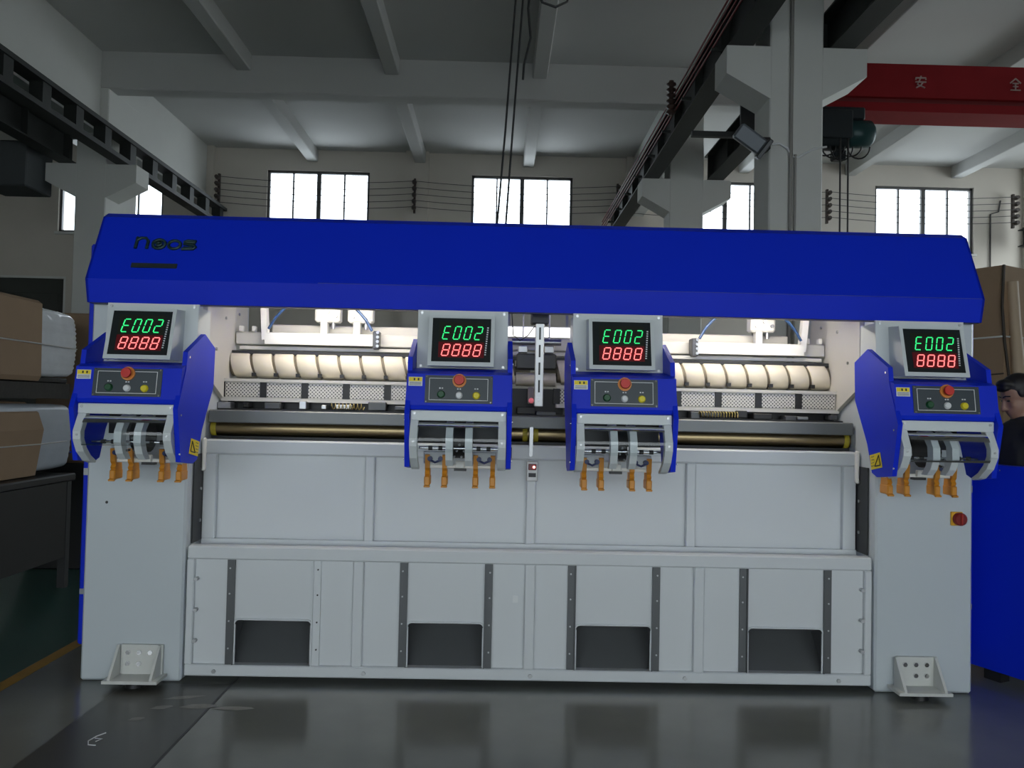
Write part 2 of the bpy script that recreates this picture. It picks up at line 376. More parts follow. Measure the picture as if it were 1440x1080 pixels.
HG = mat('hoist_green', (0.010, 0.05, 0.052), 0.4, 0.1); HD = mat('hoist_dark', (0.012, 0.018, 0.022), .5)
t = thing('electric_hoist', (4.45, 11.2, 5.2), 'dark green electric hoist hanging under the left end of the red crane', 'hoist')
build('trolley', B(4.15, 4.85, 10.98, 11.40, 5.66, 5.84, bev=.02), HD, t)
build('drum', MB().tube([(4.0, 11.1, 5.46), (4.6, 11.1, 5.46)], 0.21, 16), HD, t)
build('motor', MB().tube([(4.6, 11.05, 5.47), (4.66, 11.05, 5.47), (4.92, 11.05, 5.47), (4.97, 11.05, 5.47)], [.13, .19, .19, .14], 16), HG, t)
build('control_box', B(4.05, 4.62, 10.86, 10.95, 5.36, 5.75, bev=.01), HD, t)
build('hook_block', B(4.42, 4.60, 11.0, 11.16, 5.10, 5.24, bev=.02), HD, t)
for k in range(5):
    x = 4.28 + .12 * k; b = MB()
    b.tube([(x + .16 * math.cos(a), 11.0, 5.28 + (-.14 - .03 * (k % 3)) * math.sin(a)) for a in [math.pi * q / 10 for q in range(11)]], .012, 5)
    build('cable_loop', b, BLACK, t)
for x in (4.46, 4.57): build('pendant_cable', MB().tube([(x, 10.90, 5.37), (x + .01, 10.90, 1.2)], .012, 6), BLACK, t)

# floodlight on the big column
t = thing('floodlight', (2.55, 8.7, 4.45), 'grey box floodlight bracketed to the left side of the big concrete column', 'lamp')
T = Matrix.Translation((2.53, 8.72, 4.55)) @ Matrix.Rotation(math.radians(35), 4, 'Y') @ Matrix.Rotation(math.radians(20), 4, 'X')
build('housing', B(-.19, .15, -.10, .10, -.09, .09, bev=.02, T=T), mat('lamp_housing_grey', (.13, .15, .17), .45, .2), t)
build('lens_frame', B(.15, .20, -.12, .12, -.12, .12, bev=.01, T=T), mat('lamp_housing_dark', (.05, .055, .06), .4, .2), t)
build('bracket', MB().tube([(2.62, 8.80, 4.56), (2.72, 8.9, 4.60), (2.80, 8.95, 4.58)], .025, 6), BLACK, t)
build('clamp', B(2.70, 2.80, 8.86, 9.02, 4.50, 4.64, bev=.01), BLACK, t)

# dark wall box at the left column
tag(build('duct_box', B(-9.2, -8.36, 13.7, 14.5, 5.14, 5.92, bev=.02), mat('duct_dark_grey', (.07, .08, .085), .6)), 'dark grey metal duct box beside the left concrete column', 'duct')

# insulator racks and wires on the back wall
INS = mat('rusty_insulator', (.05, .035, .03), .5)
RX = [-7.07, -2.34, 2.60, 7.75, 12.36]
lab = ['left end of the wire run beside the crane truss', 'between the two middle windows', 'right of the middle window by the crane beam', 'behind the big concrete column', 'right of the far right window']
for x, l in zip(RX, lab):
    t = thing('insulator_rack', (x, YB - .16, 6.2), 'insulator rack on back wall, ' + l, 'insulator rack', 'insulator racks on the back wall')
    build('rack_post', B(x - .025, x + .025, YB - .22, YB - .145, 6.18, 7.02), INS, t)
    for k in range(5): build('insulator', MB().tube([(x, YB - .40, 6.28 + .155 * k), (x, YB - .31, 6.28 + .155 * k), (x, YB - .22, 6.28 + .155 * k)], [.045, .06, .03], 8), INS, t)
WIRE = mat('wire_dark', (.05, .05, .05), .5)
for k, w_ in enumerate(('lowest', 'fourth from top', 'middle', 'second from top', 'topmost')):
    b = MB(); path = []
    for i in range(4):
        for q in range(8):
            u = q / 8; x = RX[i] + (RX[i + 1] - RX[i]) * u; path.append((x, YB - .42, 6.28 + .155 * k - .10 * 4 * u * (1 - u)))
    path.append((RX[4], YB - .42, 6.28 + .155 * k))
    tag(build('power_wire', b.tube(path, .008, 5), WIRE), w_ + ' of five power wires strung across the back wall', 'wire', 'power wires on the back wall')
t = tag(build('wall_conduit', MB().tube([(11.9, YB - .03, 6.1), (11.9, YB - .03, 6.55), (12.1, YB - .03, 6.62), (12.15, YB - .03, 6.9)], .018, 6).tube([(11.9, YB - .03, 6.1), (11.9, YB - .03, 2.0)], .018, 6), WIRE), 'thin conduit pipe on the back wall right of the far right window', 'pipe')

# cables hanging from the ceiling
def cable(path, r, lb):
    return tag(build('hanging_cable', MB().tube(path, r, 6), BLACK), lb, 'cable', 'cables hanging above the machine')
cable([(0.10, 5.3, ZC), (-0.03, 5.3, 5.5), (-0.10, 5.3, 4.28), (-0.15, 5.3, 3.4), (-0.19, 5.25, 2.62)], .008, 'right one of two long black cables dropping behind the hood')
cable([(0.02, 5.35, ZC), (-0.09, 5.35, 5.5), (-0.15, 5.35, 4.28), (-0.20, 5.35, 3.4), (-0.25, 5.3, 2.62)], .008, 'left one of two long black cables dropping behind the hood')
cable([(0.09, 5.25, ZC), (0.0, 5.25, 5.0), (-0.065, 5.25, 4.2), (-0.045, 5.25, 4.0), (-0.085, 5.25, 3.82), (-0.09, 5.25, 3.72)], .009, 'short wavy black cable ending in mid air above the hood')
cable([(0.12, 5.3, ZC), (0.02, 5.3, 5.0), (-0.03, 5.3, 4.40), (0.03, 5.3, 4.27), (0.12, 5.3, 4.24), (0.20, 5.3, 4.28), (0.22, 5.3, 4.5), (0.20, 5.3, ZC)], .009, 'black cable hanging in a loose loop at the top edge')

# ------------------------------------------------------------------ the machine
MC = thing('textile_machine', (0, 4.9, 0), 'long white and blue industrial machine with columns, rollers and blue hood', 'machine')
# end columns, side covers, feet
for s in (-1, 1):
    a, b = sorted((s * 1.912, s * 2.46))
    c = build('column', B(a, b, 4.44, 5.45, 0.004, 2.30, bev=.012), PAINT, MC)
    if s < 0: build('screw_hole', MB().disc((-2.345, 4.441, 0.975), (0, -1, 0), .008, .003, 8), BLACK, c)
    a, b = sorted((s * 2.462, s * 2.595))
    sc = build('side_cover', B(a, b, 4.66, 5.50, 0.13, 2.44, bev=.01), BLUE, MC)
    build('cover_latch', B(*sorted((s * 2.55, s * 2.585)), 4.652, 4.66, 0.42, 0.45), STEEL, sc)
    build('cover_plate', B(*sorted((s * 2.55, s * 2.585)), 4.652, 4.66, 1.10, 1.14), STEEL, sc)
    x0, x1 = (-2.285, -2.035) if s < 0 else (1.985, 2.285)
    x0, x1 = (-2.275, -1.985) if s < 0 else (1.985, 2.275)
    f = MB(); f.box(x0, x1, 4.30, 4.438, 0.034, 0.050); f.box(x0 + .045, x1 - .02, 4.420, 4.439, 0.050, 0.208)
    for gx in (x0 + .035, x1 - .035): f.prism([(4.305, .050), (4.42, .050), (4.42, .208), (4.408, .208), (4.305, .060)], 'x', gx - .007, gx + .007)
    fb = build('foot_bracket', f, mat('foot_paint', (.62, .63, .60), .5, var=.06), MC)
    for q in range(5 if s < 0 else 5):
        r, cidx = (0, q) if q < 3 else (1, q - 3 + (1 if s > 0 else 0))
        build('bolt', MB().tube([(x0 + .085 + cidx * .06, 4.42, .168 - .06 * r), (x0 + .085 + cidx * .06, 4.408, .168 - .06 * r)], .013, 6), CHROME, fb)
    build('levelling_pad', MB().tube([((x0 + x1) / 2, 4.375, 0), ((x0 + x1) / 2, 4.375, .034)], [.05, .035], 16), BLACK, fb)
build('underside_blocker', B(-1.90, 1.90, 4.58, 5.40, 0.0, .088), BLACK, MC)  # black block added to darken the floor gap and stop light from behind
# hood
pr = [(4.36, 2.065), (4.33, 2.19), (4.505, 2.565), (4.56, 2.597), (5.30, 2.597), (5.40, 2.55), (5.40, 2.34)]
def offset(p, d):
    return [(4.375, 2.07), (4.342, 2.19), (4.514, 2.557), (4.565, 2.587), (5.295, 2.587), (5.39, 2.545), (5.39, 2.34)]
inn = offset(pr, .01)
h = MB()
for i in range(len(pr) - 1):
    h.face([(-2.45, *pr[i]), (2.455, *pr[i]), (2.455, *pr[i + 1]), (-2.45, *pr[i + 1])])
    h.face([(-2.45, *inn[i + 1]), (2.455, *inn[i + 1]), (2.455, *inn[i]), (-2.45, *inn[i])])
h.face([(-2.45, *pr[0]), (-2.45, *inn[0]), (2.455, *inn[0]), (2.455, *pr[0])]); h.face([(-2.45, *pr[-1]), (2.455, *pr[-1]), (2.455, *inn[-1]), (-2.45, *inn[-1])])
hood = build('hood', h, BLUE, MC, recalc=False)
for x in (-2.45, 2.443): build('hood_end', MB().prism(pr + [(5.1, 2.34), (4.52, 2.065)], 'x', x, x + .012), BLUE, hood)
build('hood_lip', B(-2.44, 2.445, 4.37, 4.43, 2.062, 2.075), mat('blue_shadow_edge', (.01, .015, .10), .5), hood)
def hoodp(x, z, d=.004):  # a point on the sloping hood face
    y = 4.33 + (z - 2.19) * (.175 / .375); return (x, y - d * .9, z + d * .42)
LOGO = mat('logo_dark_green', (0.018, 0.050, 0.055), 0.4, .3)
def letter(lines, x0):
    b = MB()
    for ln in lines: b.tube([hoodp(x0 + u, 2.372 + v) for u, v in ln], .009, 6)
    return build('logo_letter', b, LOGO, hood)
def ring(cx, cy, rx, ry, a0=0, a1=360, n=12): return [(cx + rx * math.cos(math.radians(a0 + (a1 - a0) * k / n)), cy + ry * math.sin(math.radians(a0 + (a1 - a0) * k / n))) for k in range(n + 1)]
letter([[(0, 0), (0, .068)], [(0, .05), (.02, .064), (.045, .064), (.062, .045), (.062, 0)]], -2.225)
letter([ring(.036, .029, .034, .027), ring(.036, .029, .013, .009)], -2.137)
letter([ring(.036, .027, .033, .025)], -2.052)
letter([[(.072, .05), (.025, .053), (.006, .044), (.006, .034), (.065, .026), (.074, .016), (.065, .004), (.0, .002)], [(.02, .044), (.07, .044)], [(.01, .010), (.06, .010)]], -1.972)
npl = MB(); P0 = [hoodp(-2.222, 2.258, .006), hoodp(-1.975, 2.258, .006), hoodp(-1.975, 2.284, .006), hoodp(-2.222, 2.284, .006)]
P1 = [hoodp(-2.222, 2.258, -.004), hoodp(-1.975, 2.258, -.004), hoodp(-1.975, 2.284, -.004), hoodp(-2.222, 2.284, -.004)]
npl.raw(P0 + P1, [(0, 1, 2, 3), (4, 7, 6, 5), (0, 4, 5, 1), (1, 5, 6, 2), (2, 6, 7, 3), (3, 7, 4, 0)])
build('nameplate', npl, mat('nameplate_metal', (.10, .12, .12), .3, .8), hood)
build('hood_seam', MB().tube([hoodp(-1.2, 2.193, .001), hoodp(2.44, 2.193, .001)], .002, 4), mat('seam_blue', (.05, .07, .5), .3), hood)

# lower front: rails, posts, sheets, sliding chute doors
YF = 4.46
build('top_rail', B(-1.905, 1.905, YF, YF + .07, .668, .742, bev=.008), PANEL, MC)
br = build('bottom_rail', B(-1.905, 1.905, YF, YF + .06, .030, .092, bev=.006), PANEL, MC)
for x in (-1.74, -.92, .0, .86, 1.72): build('bolt', MB().disc((x, YF, .058), (0, -1, 0), .012, .010, 6), STEEL, br)
for x in (-1.885, -.962, -.01, .935, 1.885):
    p = build('post', B(x - .029 if abs(x) < 1.5 else x - .02, x + .029 if abs(x) < 1.5 else x + .02, YF, YF + .05, .092, .668, bev=.005), PANEL, MC)
    if abs(x) > 1.5:
        for z in (.56, .39, .22): build('bolt', MB().disc((x - .02 * (1 if x > 0 else -1) - (.012 if x > 0 else -.012), YF + .025, z), (0, -1, 0), .011, .03, 6), STEEL, p)
BAYS = [(-1.865, -1.428, -.991), (-.933, -.475, -.039), (.019, .460, .906), (.964, 1.424, 1.865)]
CHUTE = mat('chute_dark_steel', (.20, .21, .22), .45, .6)
for i, (a, c, b) in enumerate(BAYS):
    for (q0, q1) in ((a, c - .238), (c + .238, b)):
        build('side_sheet', B(q0, q1, YF + .026, YF + .034, .088, .672), PANEL, MC)
    for s in (-1, 1):
        r = MB(); x = c + s * .236; r.box(x - .022, x + .022, YF + .012, YF + .03, .092, .668); r.box(x - s * .020 - .003, x - s * .020 + .003, YF + .002, YF + .012, .092, .668)
        sl = build('slide_rail', r, SLIDE if not (i == 0 and s > 0) else PANEL, MC)
        for z in (.18, .33, .48, .62): build('screw', MB().disc((x + s * .006, YF + .012, z), (0, -1, 0), .005, .003, 6), BLACK if (i == 0 and s > 0) else STEEL, sl)
    # door with the opening cut out: rounded upper corners
    ow, z0, z1, R = .214, .094, .340, .028
    outer = [(c - .214, .094), (c - .214, .665), (c + .214, .665), (c + .214, .094)]
    d = MB()
    d.box(c - .216, c + .216, YF + .018, YF + .026, .352, .668)
    arc = [(c - ow + R - R * math.cos(t), z1 - R + R * math.sin(t)) for t in [math.pi / 2 * k / 5 for k in range(6)]] + [(c + ow - R + R * math.sin(t), z1 - R + R * math.cos(t)) for t in [math.pi / 2 * k / 5 for k in range(6)]]
    for yy, fl_ in ((YF + .018, 1), (YF + .026, 0)):
        poly = [(c - ow - .002, .352)] + [(c - ow - .002, z1 - R)] + arc + [(c + ow + .002, z1 - R), (c + ow + .002, .352)]
        d.face([(p[0], yy, p[1]) for p in (poly if fl_ else poly[::-1])])
    dd = build('chute_door', d, PANEL, MC)
    lp = MB(); edge = [(c - ow + .004, .094), (c - ow + .004, z1 - R)] + [(p[0], p[1]) for p in arc] + [(c + ow - .004, z1 - R), (c + ow - .004, .094)]
    lp.tube([(p[0], YF + .016, p[1]) for p in edge], .006, 6)
    build('opening_rim', lp, PANEL, dd)
    ch = MB()
    ch.raw([(c - .235, YF + .05, .090), (c + .235, YF + .05, .090), (c + .235, YF + .30, .31), (c - .235, YF + .30, .31), (c - .235, YF + .30, .64), (c + .235, YF + .30, .64)], [(0, 1, 2, 3), (3, 2, 5, 4)])
    ch.raw([(c - .235, YF + .05, .090), (c - .235, YF + .30, .31), (c - .235, YF + .30, .64), (c - .235, YF + .05, .64)], [(0, 1, 2, 3)])
    ch.raw([(c + .235, YF + .05, .090), (c + .235, YF + .30, .31), (c + .235, YF + .30, .64), (c + .235, YF + .05, .64)], [(0, 1, 2, 3)])
    cc_ = build('chute', ch, CHUTE, MC)
    lx = c + (0.0 if i != 0 else .0); la = MB(); la.tube([(lx - .03, YF + .20, .345), (lx - .03, YF + .20, .285), (lx + .03, YF + .20, .285), (lx + .03, YF + .20, .345)], .003, 5); la.disc((lx + .008, YF + .21, .315), (0, -1, 0), .012, .02, 6)
    build('latch', la, CHROME, cc_)
build('maker_plate', B(-.105, -.075, YF + .020, YF + .0255, .455, .492), WHITE, MC)

# upper front: sheets in a frame set back behind the lower one
YU = 4.65
ur = build('upper_rail', B(-1.90, 1.90, YU, YU + .09, 1.236, 1.322, bev=.010), PANEL, MC)
build('ledge', B(-1.90, 1.90, YF + .02, YU + .03, .700, .722), PANEL, MC)
build('mid_rail', B(-1.90, 1.90, YU, YU + .03, .722, .752), PANEL, MC)
for x in (-1.865, -.943, -.006, .928, 1.860):
    hw = .027 if abs(x) < 1.5 else .038
    build('upper_post', B(x - hw, x + hw, YU + .003, YU + .07, .75, 1.238, bev=.005), PANEL, MC)
for a, b in ((-1.83, -.968), (-.918, -.032), (.020, .902), (.954, 1.824)):
    build('upper_sheet', B(a, b, YU + .040, YU + .048, .748, 1.24), PANEL, MC)
for s in (-1, 1):
    gt = build('guide_track', B(*sorted((s * 1.907, s * 1.938)), 4.70, 4.80, .60, 1.30), SLIDE, MC)
    gt2 = build('guide_channel', B(*sorted((s * 1.902, s * 1.909)), 4.52, 4.72, .745, 1.24), DARKSTEEL, MC)
    for z in (.86, 1.04, 1.15): build('bolt', MB().disc((s * 1.902, 4.62, z), (-s, 0, 0), .010, .006, 6), STEEL, gt2)
    build('end_bracket', B(*sorted((s * 1.885, s * 1.905)), 4.62, 4.66, 1.14, 1.33, bev=.008), WHITEP, MC)
# power counter below the middle rail
pc = build('power_inlet', B(-.036, .030, 4.625, 4.65, 1.118, 1.232, bev=.004), mat('inlet_silver', (.5, .5, .5), .4, .3), MC)
build('rocker_switch', B(-.026, .020, 4.612, 4.626, 1.182, 1.218, bev=.003), mat('rocker_red', (.16, .006, .012), .3), pc)
build('pilot_light', MB().ball((.006, 4.612, 1.200), .008), mat('pilot_glow', (1, .2, .2), .4, emit=(1, .25, .22), estr=5), pc)
build('socket', B(-.024, .018, 4.618, 4.626, 1.142, 1.165), BLACK, pc)

# brass tube, grey rail and everything between
build('grey_rail', B(-1.90, 1.90, 4.70, 4.78, 1.418, 1.492, bev=.006), RAILGREY, MC)
tb = build('draw_tube', MB().tube([(-1.905, 4.79, 1.385), (1.905, 4.79, 1.385)], .048, 20), BRASS, MC)
for x in (-1.885, -.045, .02, 1.88): build('tube_collar', MB().tube([(x - .014, 4.79, 1.385), (x + .014, 4.79, 1.385)], .052, 16), mat('yellow_collar', (.55, .45, .04), .5, var=.3, scale=60), tb)
build('tube_shadow_rail', B(-1.90, 1.90, 4.76, 4.86, 1.322, 1.338), DARKSTEEL, MC)  # dark bar drawn in for the shadow beneath the tube
build('tube_hanger', B(-.022, -.002, 4.63, 4.74, 1.26, 1.43), STEEL, MC)
build('rear_trough', B(-1.905, 1.905, 4.86, 5.30, 1.30, 1.50), DARKSTEEL, MC)
build('black_beam', B(-1.905, 1.905, 4.99, 5.25, 1.50, 1.66), BLACK, MC)
random.seed(3)
for i in range(26):
    x = -1.85 + 3.7 * i / 25 + random.uniform(-.04, .04); wd = random.uniform(.03, .12); z0 = random.uniform(1.49, 1.51)
    build('needle_block', B(x - wd / 2, x + wd / 2, 4.87, 4.96, z0, z0 + random.uniform(.02, .055), bev=.004), random.choice([DARKSTEEL, BLACK, SLIDE, SLIDE, STEEL]), MC)
def spring(x0, x1, turns, par):
    b = MB(); n = turns * 8
    b.tube([(x0 + (x1 - x0) * k / n, 4.85 + .018 * math.cos(2 * math.pi * k / 8), 1.525 + .018 * math.sin(2 * math.pi * k / 8)) for k in range(n + 1)], .003, 4)
    return build('spring', b, GOLD, par)
spring(-1.22, -1.02, 9, MC); spring(1.02, 1.26, 14, MC)
# perforated strips
for s in (-1, 1):
    x0, x1 = (-1.90, -.13) if s < 0 else (.15, 1.90)
    st = MB(); st.box(x0, x1, 4.905, 4.99, 1.545, 1.566); st.box(x0, x1, 4.905, 4.99, 1.664, 1.682); st.box(x0, x1, 4.925, 4.99, 1.566, 1.664)
    so = build('perforated_strip', st, mat('strip_white', (.70, .68, .62), .45), MC)
    n = 7; per = (x1 - x0) / n
    for k in range(n):
        xa = x0 + per * k
        build('perforated_plate', B(xa + .022, xa + per - .022, 4.912, 4.926, 1.572, 1.660), PERF, so)
        build('gap_block', B(xa - .020, xa + .020, 4.908, 4.926, 1.570, 1.662), BLACK, so)
# segmented rollers
def roller(x0, x1, n):
    ro = build('segmented_roller', MB().tube([(x0 - .10, 5.06, 1.772), (x0, 5.06, 1.772), (x0, 5.06, 1.772), (x1, 5.06, 1.772), (x1, 5.06, 1.772), (x1 + .10, 5.06, 1.772)], [.03, .03, .070, .070, .03, .03], 20), mat('roller_core', (.22, .19, .14), .6), MC)
    per = (x1 - x0) / n; nn = 20
    b = MB(); pts = [[], []]
    seg = MB()
    def rg(x, r): return [(x + .018 * (math.sin(2 * math.pi * k / nn)) * -1, r * math.cos(2 * math.pi * k / nn), r * math.sin(2 * math.pi * k / nn)) for k in range(nn)]
    rings = [rg(.009, .066), rg(.009, .079), rg(.013, .083), rg(per - .013, .083), rg(per - .009, .079), rg(per - .009, .066)]
    vs = [p for r in rings for p in r]; fs = []
    for i in range(5):
        for k in range(nn): fs.append((i * nn + k, i * nn + (k + 1) % nn, (i + 1) * nn + (k + 1) % nn, (i + 1) * nn + k))
    seg.raw(vs, fs, True)
    first = None
    for k in range(n):
        if first is None:
            first = build('roller_segment', seg, ROLLER, ro); o = first
        else:
            o = first.copy(); COL.objects.link(o); o.parent = ro
        o.location = Vector((x0 + per * k, 5.06, 1.772)) - ORIG[MC.name]
    for k in range(1, n): build('groove_pin', B(x0 + per * k + .004, x0 + per * k + .028, 4.972, 4.990, 1.700, 1.722), BLACK, ro)
    # the source mesh was shifted by the machine origin: undo it once
    for v in first.data.vertices: v.co += ORIG[MC.name]
    return ro
roller(-1.88, -.11, 13); roller(.16, 1.88, 13)
for s in (-1, 1): build('roller_bearing', MB().tube([(s * 1.91, 5.06, 1.772), (s * 1.89, 5.06, 1.772)], .06, 16), CREAM, MC)
# upper cross bars
build('feed_bar', B(-1.88, 1.88, 5.08, 5.16, 1.905, 1.985, bev=.006), CREAM, MC)
build('feed_lip', B(-1.84, 1.84, 5.03, 5.08, 1.868, 1.892, bev=.004), CREAM, MC)
build('rear_bar', B(-1.70, 1.70, 5.24, 5.32, 1.99, 2.05, bev=.006), CREAM, MC)
build('inner_plate_bar', B(-1.88, 1.88, 5.02, 5.10, 1.84, 1.862), DARKSTEEL, MC)
for s in (-1, 1):
    ia = build('inner_side_plate', MB().prism([(4.60, 1.70), (4.60, 2.28), (5.30, 2.28), (5.40, 1.62), (5.0, 1.52)], 'x', *sorted((s * 1.885, s * 1.911))), CREAM, MC)
    for y, z in ((4.75, 1.85), (4.90, 2.05), (5.15, 2.1), (4.8, 2.15)): build('bolt', MB().disc((s * 1.885, y, z), (-s, 0, 0), .010, .008, 6), STEEL, ia)
    xa = -1.70 if s < 0 else 1.74
    am = MB(); am.prism([(xa - .016, 2.28), (xa + .020, 2.28), (xa + .03 * -s * 1.0 + .016, 1.93), (xa + .03 * -s - .022, 1.93)], 'y', 5.00, 5.05)
    am.box(*sorted((xa - .03 * s * .9, xa - s * .72)), 4.995, 5.05, 1.905, 1.975)
    ar = build('bracket_arm', am, WHITEP, MC)
    xe = xa - s * .72
    build('arm_clamp', B(xe - .02, xe + .02, 4.985, 5.07, 1.885, 2.0, bev=.006), SLIDE, ar)
    for q in range(4): build('clamp_bolt', MB().disc((xe + .012, 4.985, 1.905 + .028 * q), (0, -1, 0), .010, .012, 6), STEEL, ar)
    for q in (-1, 1): build('bar_stop', B(s * 1.80 + q * .04 - .012, s * 1.80 + q * .04 + .012, 5.05, 5.09, 1.985, 2.02, bev=.004), WHITEP, MC)
    # blue air hose looping from the arm clamp up under the hood
    xs_, xe_ = xa - s * .06, xe + s * .02
    xm = (xs_ + xe_) / 2; path = []
    for k in range(17):
        u = k / 16; path.append((xs_ + (xe_ - xs_) * u, 4.96, 1.995 + .235 * math.sin(math.pi * u) ** .75))
    build('air_hose', MB().tube(path, .009, 8), mat('hose_blue', (.025, .06, .15), .25), MC)
# tension heads under the hood
DEV = mat('device_white', (.82, .82, .78), .4, var=.08, scale=20)
for x in (-1.31, -1.10, 1.50):
    dv = build('tension_unit', B(x - .085, x + .075, 5.12, 5.22, 2.062, 2.20, bev=.012), DEV, MC)
    build('stem', B(x - .05, x - .005, 5.13, 5.19, 1.985, 2.07, bev=.004), DEV, dv)
    build('nozzle', MB().tube([(x + .03, 5.15, 2.065), (x + .03, 5.15, 2.02)], .012, 8), STEEL, dv)
    for k in range(3): build('knob', MB().disc((x - .05 + .05 * k, 5.12, 2.10 + .03 * (k % 2)), (0, -1, 0), .012, .015, 8), STEEL, dv)
# middle of the machine between the inner heads
cp = build('slotted_profile', B(-.004, .046, 4.53, 4.57, 1.55, 2.20, bev=.004), mat('aluminium', (.55, .56, .56), .4, .6), MC)
for z0, z1 in ((1.63, 1.70), (1.73, 1.80), (1.83, 1.90), (1.93, 2.0)): build('slot', B(.016, .026, 4.526, 4.531, z0, z1), BLACK, cp)
for z in (1.58, 1.60): build('bolt', MB().disc((.02, 4.53, z), (0, -1, 0), .006, .006, 6), STEEL, cp)
build('mount_block', B(-.03, .07, 4.52, 4.62, 2.02, 2.09, bev=.006), DARKSTEEL, MC)
build('drive_box', B(-.10, .15, 4.985, 5.12, 1.782, 1.880, bev=.008), mat('drive_dark', (.05, .052, .052), .4, .3), MC)
build('drive_roller', MB().tube([(-.10, 5.05, 1.722), (.15, 5.05, 1.722)], .045, 16), ROLLER, MC)
build('sensor_block', B(-.03, .005, 4.80, 4.84, 1.565, 1.665, bev=.004), mat('sensor_grey', (.30, .26, .27), .4), MC)
build('sensor_lamp', MB().ball((-.010, 4.795, 1.585), .016), mat('sensor_pink', (.7, .22, .25), .4, emit=(1, .2, .25), estr=.35), MC)
build('cross_shaft', MB().tube([(-.13, 5.02, 1.955), (.18, 5.02, 1.955)], .020, 10), STEEL, MC)
for x in (-.06, .105): 
    build('hanger_rod', MB().tube([(x, 5.02, 1.90), (x, 5.02, 2.34)], .005, 6), STEEL, MC)
    build('hanger_clamp', B(x - .03, x + .03, 4.99, 5.05, 1.885, 1.93, bev=.005), STEEL, MC)
build('loose_wire', MB().tube([(-.14, 4.62, 2.09), (-.13, 4.62, 1.96), (-.09, 4.62, 1.93), (-.045, 4.62, 1.96), (-.01, 4.62, 2.01), (.03, 4.62, 2.02)], .003, 5), BLACK, MC)
# isolator switch on the right column
sw = build('main_switch', B(2.332, 2.397, 4.428, 4.441, .935, 1.012, bev=.003), mat('switch_yellow', (.75, .38, .02), .45), MC)
build('switch_knob', MB().tube([(2.374, 4.429, .973), (2.374, 4.405, .973), (2.374, 4.400, .973)], [.036, .036, .030], 18), mat('switch_red', (.22, .010, .008), .4), sw)
build('switch_grip', B(2.368, 2.380, 4.388, 4.402, .943, 1.003, bev=.003), mat('switch_red_light', (.35, .02, .015), .4), sw)

# work lamps mounted inside the hood, lighting the rollers
TUBE = mat('fluorescent_tube', (1, 1, 1), .4, emit=(1.0, .92, .77), estr=62.0)
for x0, x1, lb in ((-1.62, -.62, 'fluorescent work lamp under the left half of the blue hood'), (.62, 1.66, 'fluorescent work lamp under the right half of the blue hood')):
    t = thing('work_lamp', ((x0 + x1) / 2, 4.72, 2.12), lb, 'lamp', 'work lamps under the hood')
    build('lamp_housing', B(x0, x1, 4.68, 4.76, 2.20, 2.25, bev=.004), WHITE, t)
    build('lamp_tube', MB().tube([(x0 + .03, 4.72, 2.18), (x1 - .03, 4.72, 2.18)], .014, 10), TUBE, t)
    for x in (x0 + .015, x1 - .015): build('lamp_socket', B(x - .015, x + .015, 4.70, 4.74, 2.16, 2.20), WHITE, t)
    for x in (x0 + .1, x1 - .1): build('lamp_hanger', B(x - .01, x + .01, 4.715, 4.725, 2.25, 2.586), STEEL, t)

t = thing('light_bar', (.03, 5.19, 2.0), 'short bright light bar behind the middle of the machine', 'lamp')
build('bar_housing', B(-.20, .28, 5.19, 5.21, 2.0, 2.07), WHITE, t)
build('bar_diffuser', B(-.19, .27, 5.175, 5.19, 2.005, 2.062, bev=.004), mat('bar_glow', (1, 1, 1), .4, emit=(1, .97, .92), estr=2.2), t)
for x in (-.15, .23): build('bar_hanger', B(x - .008, x + .008, 5.195, 5.205, 2.07, 2.586), STEEL, t)

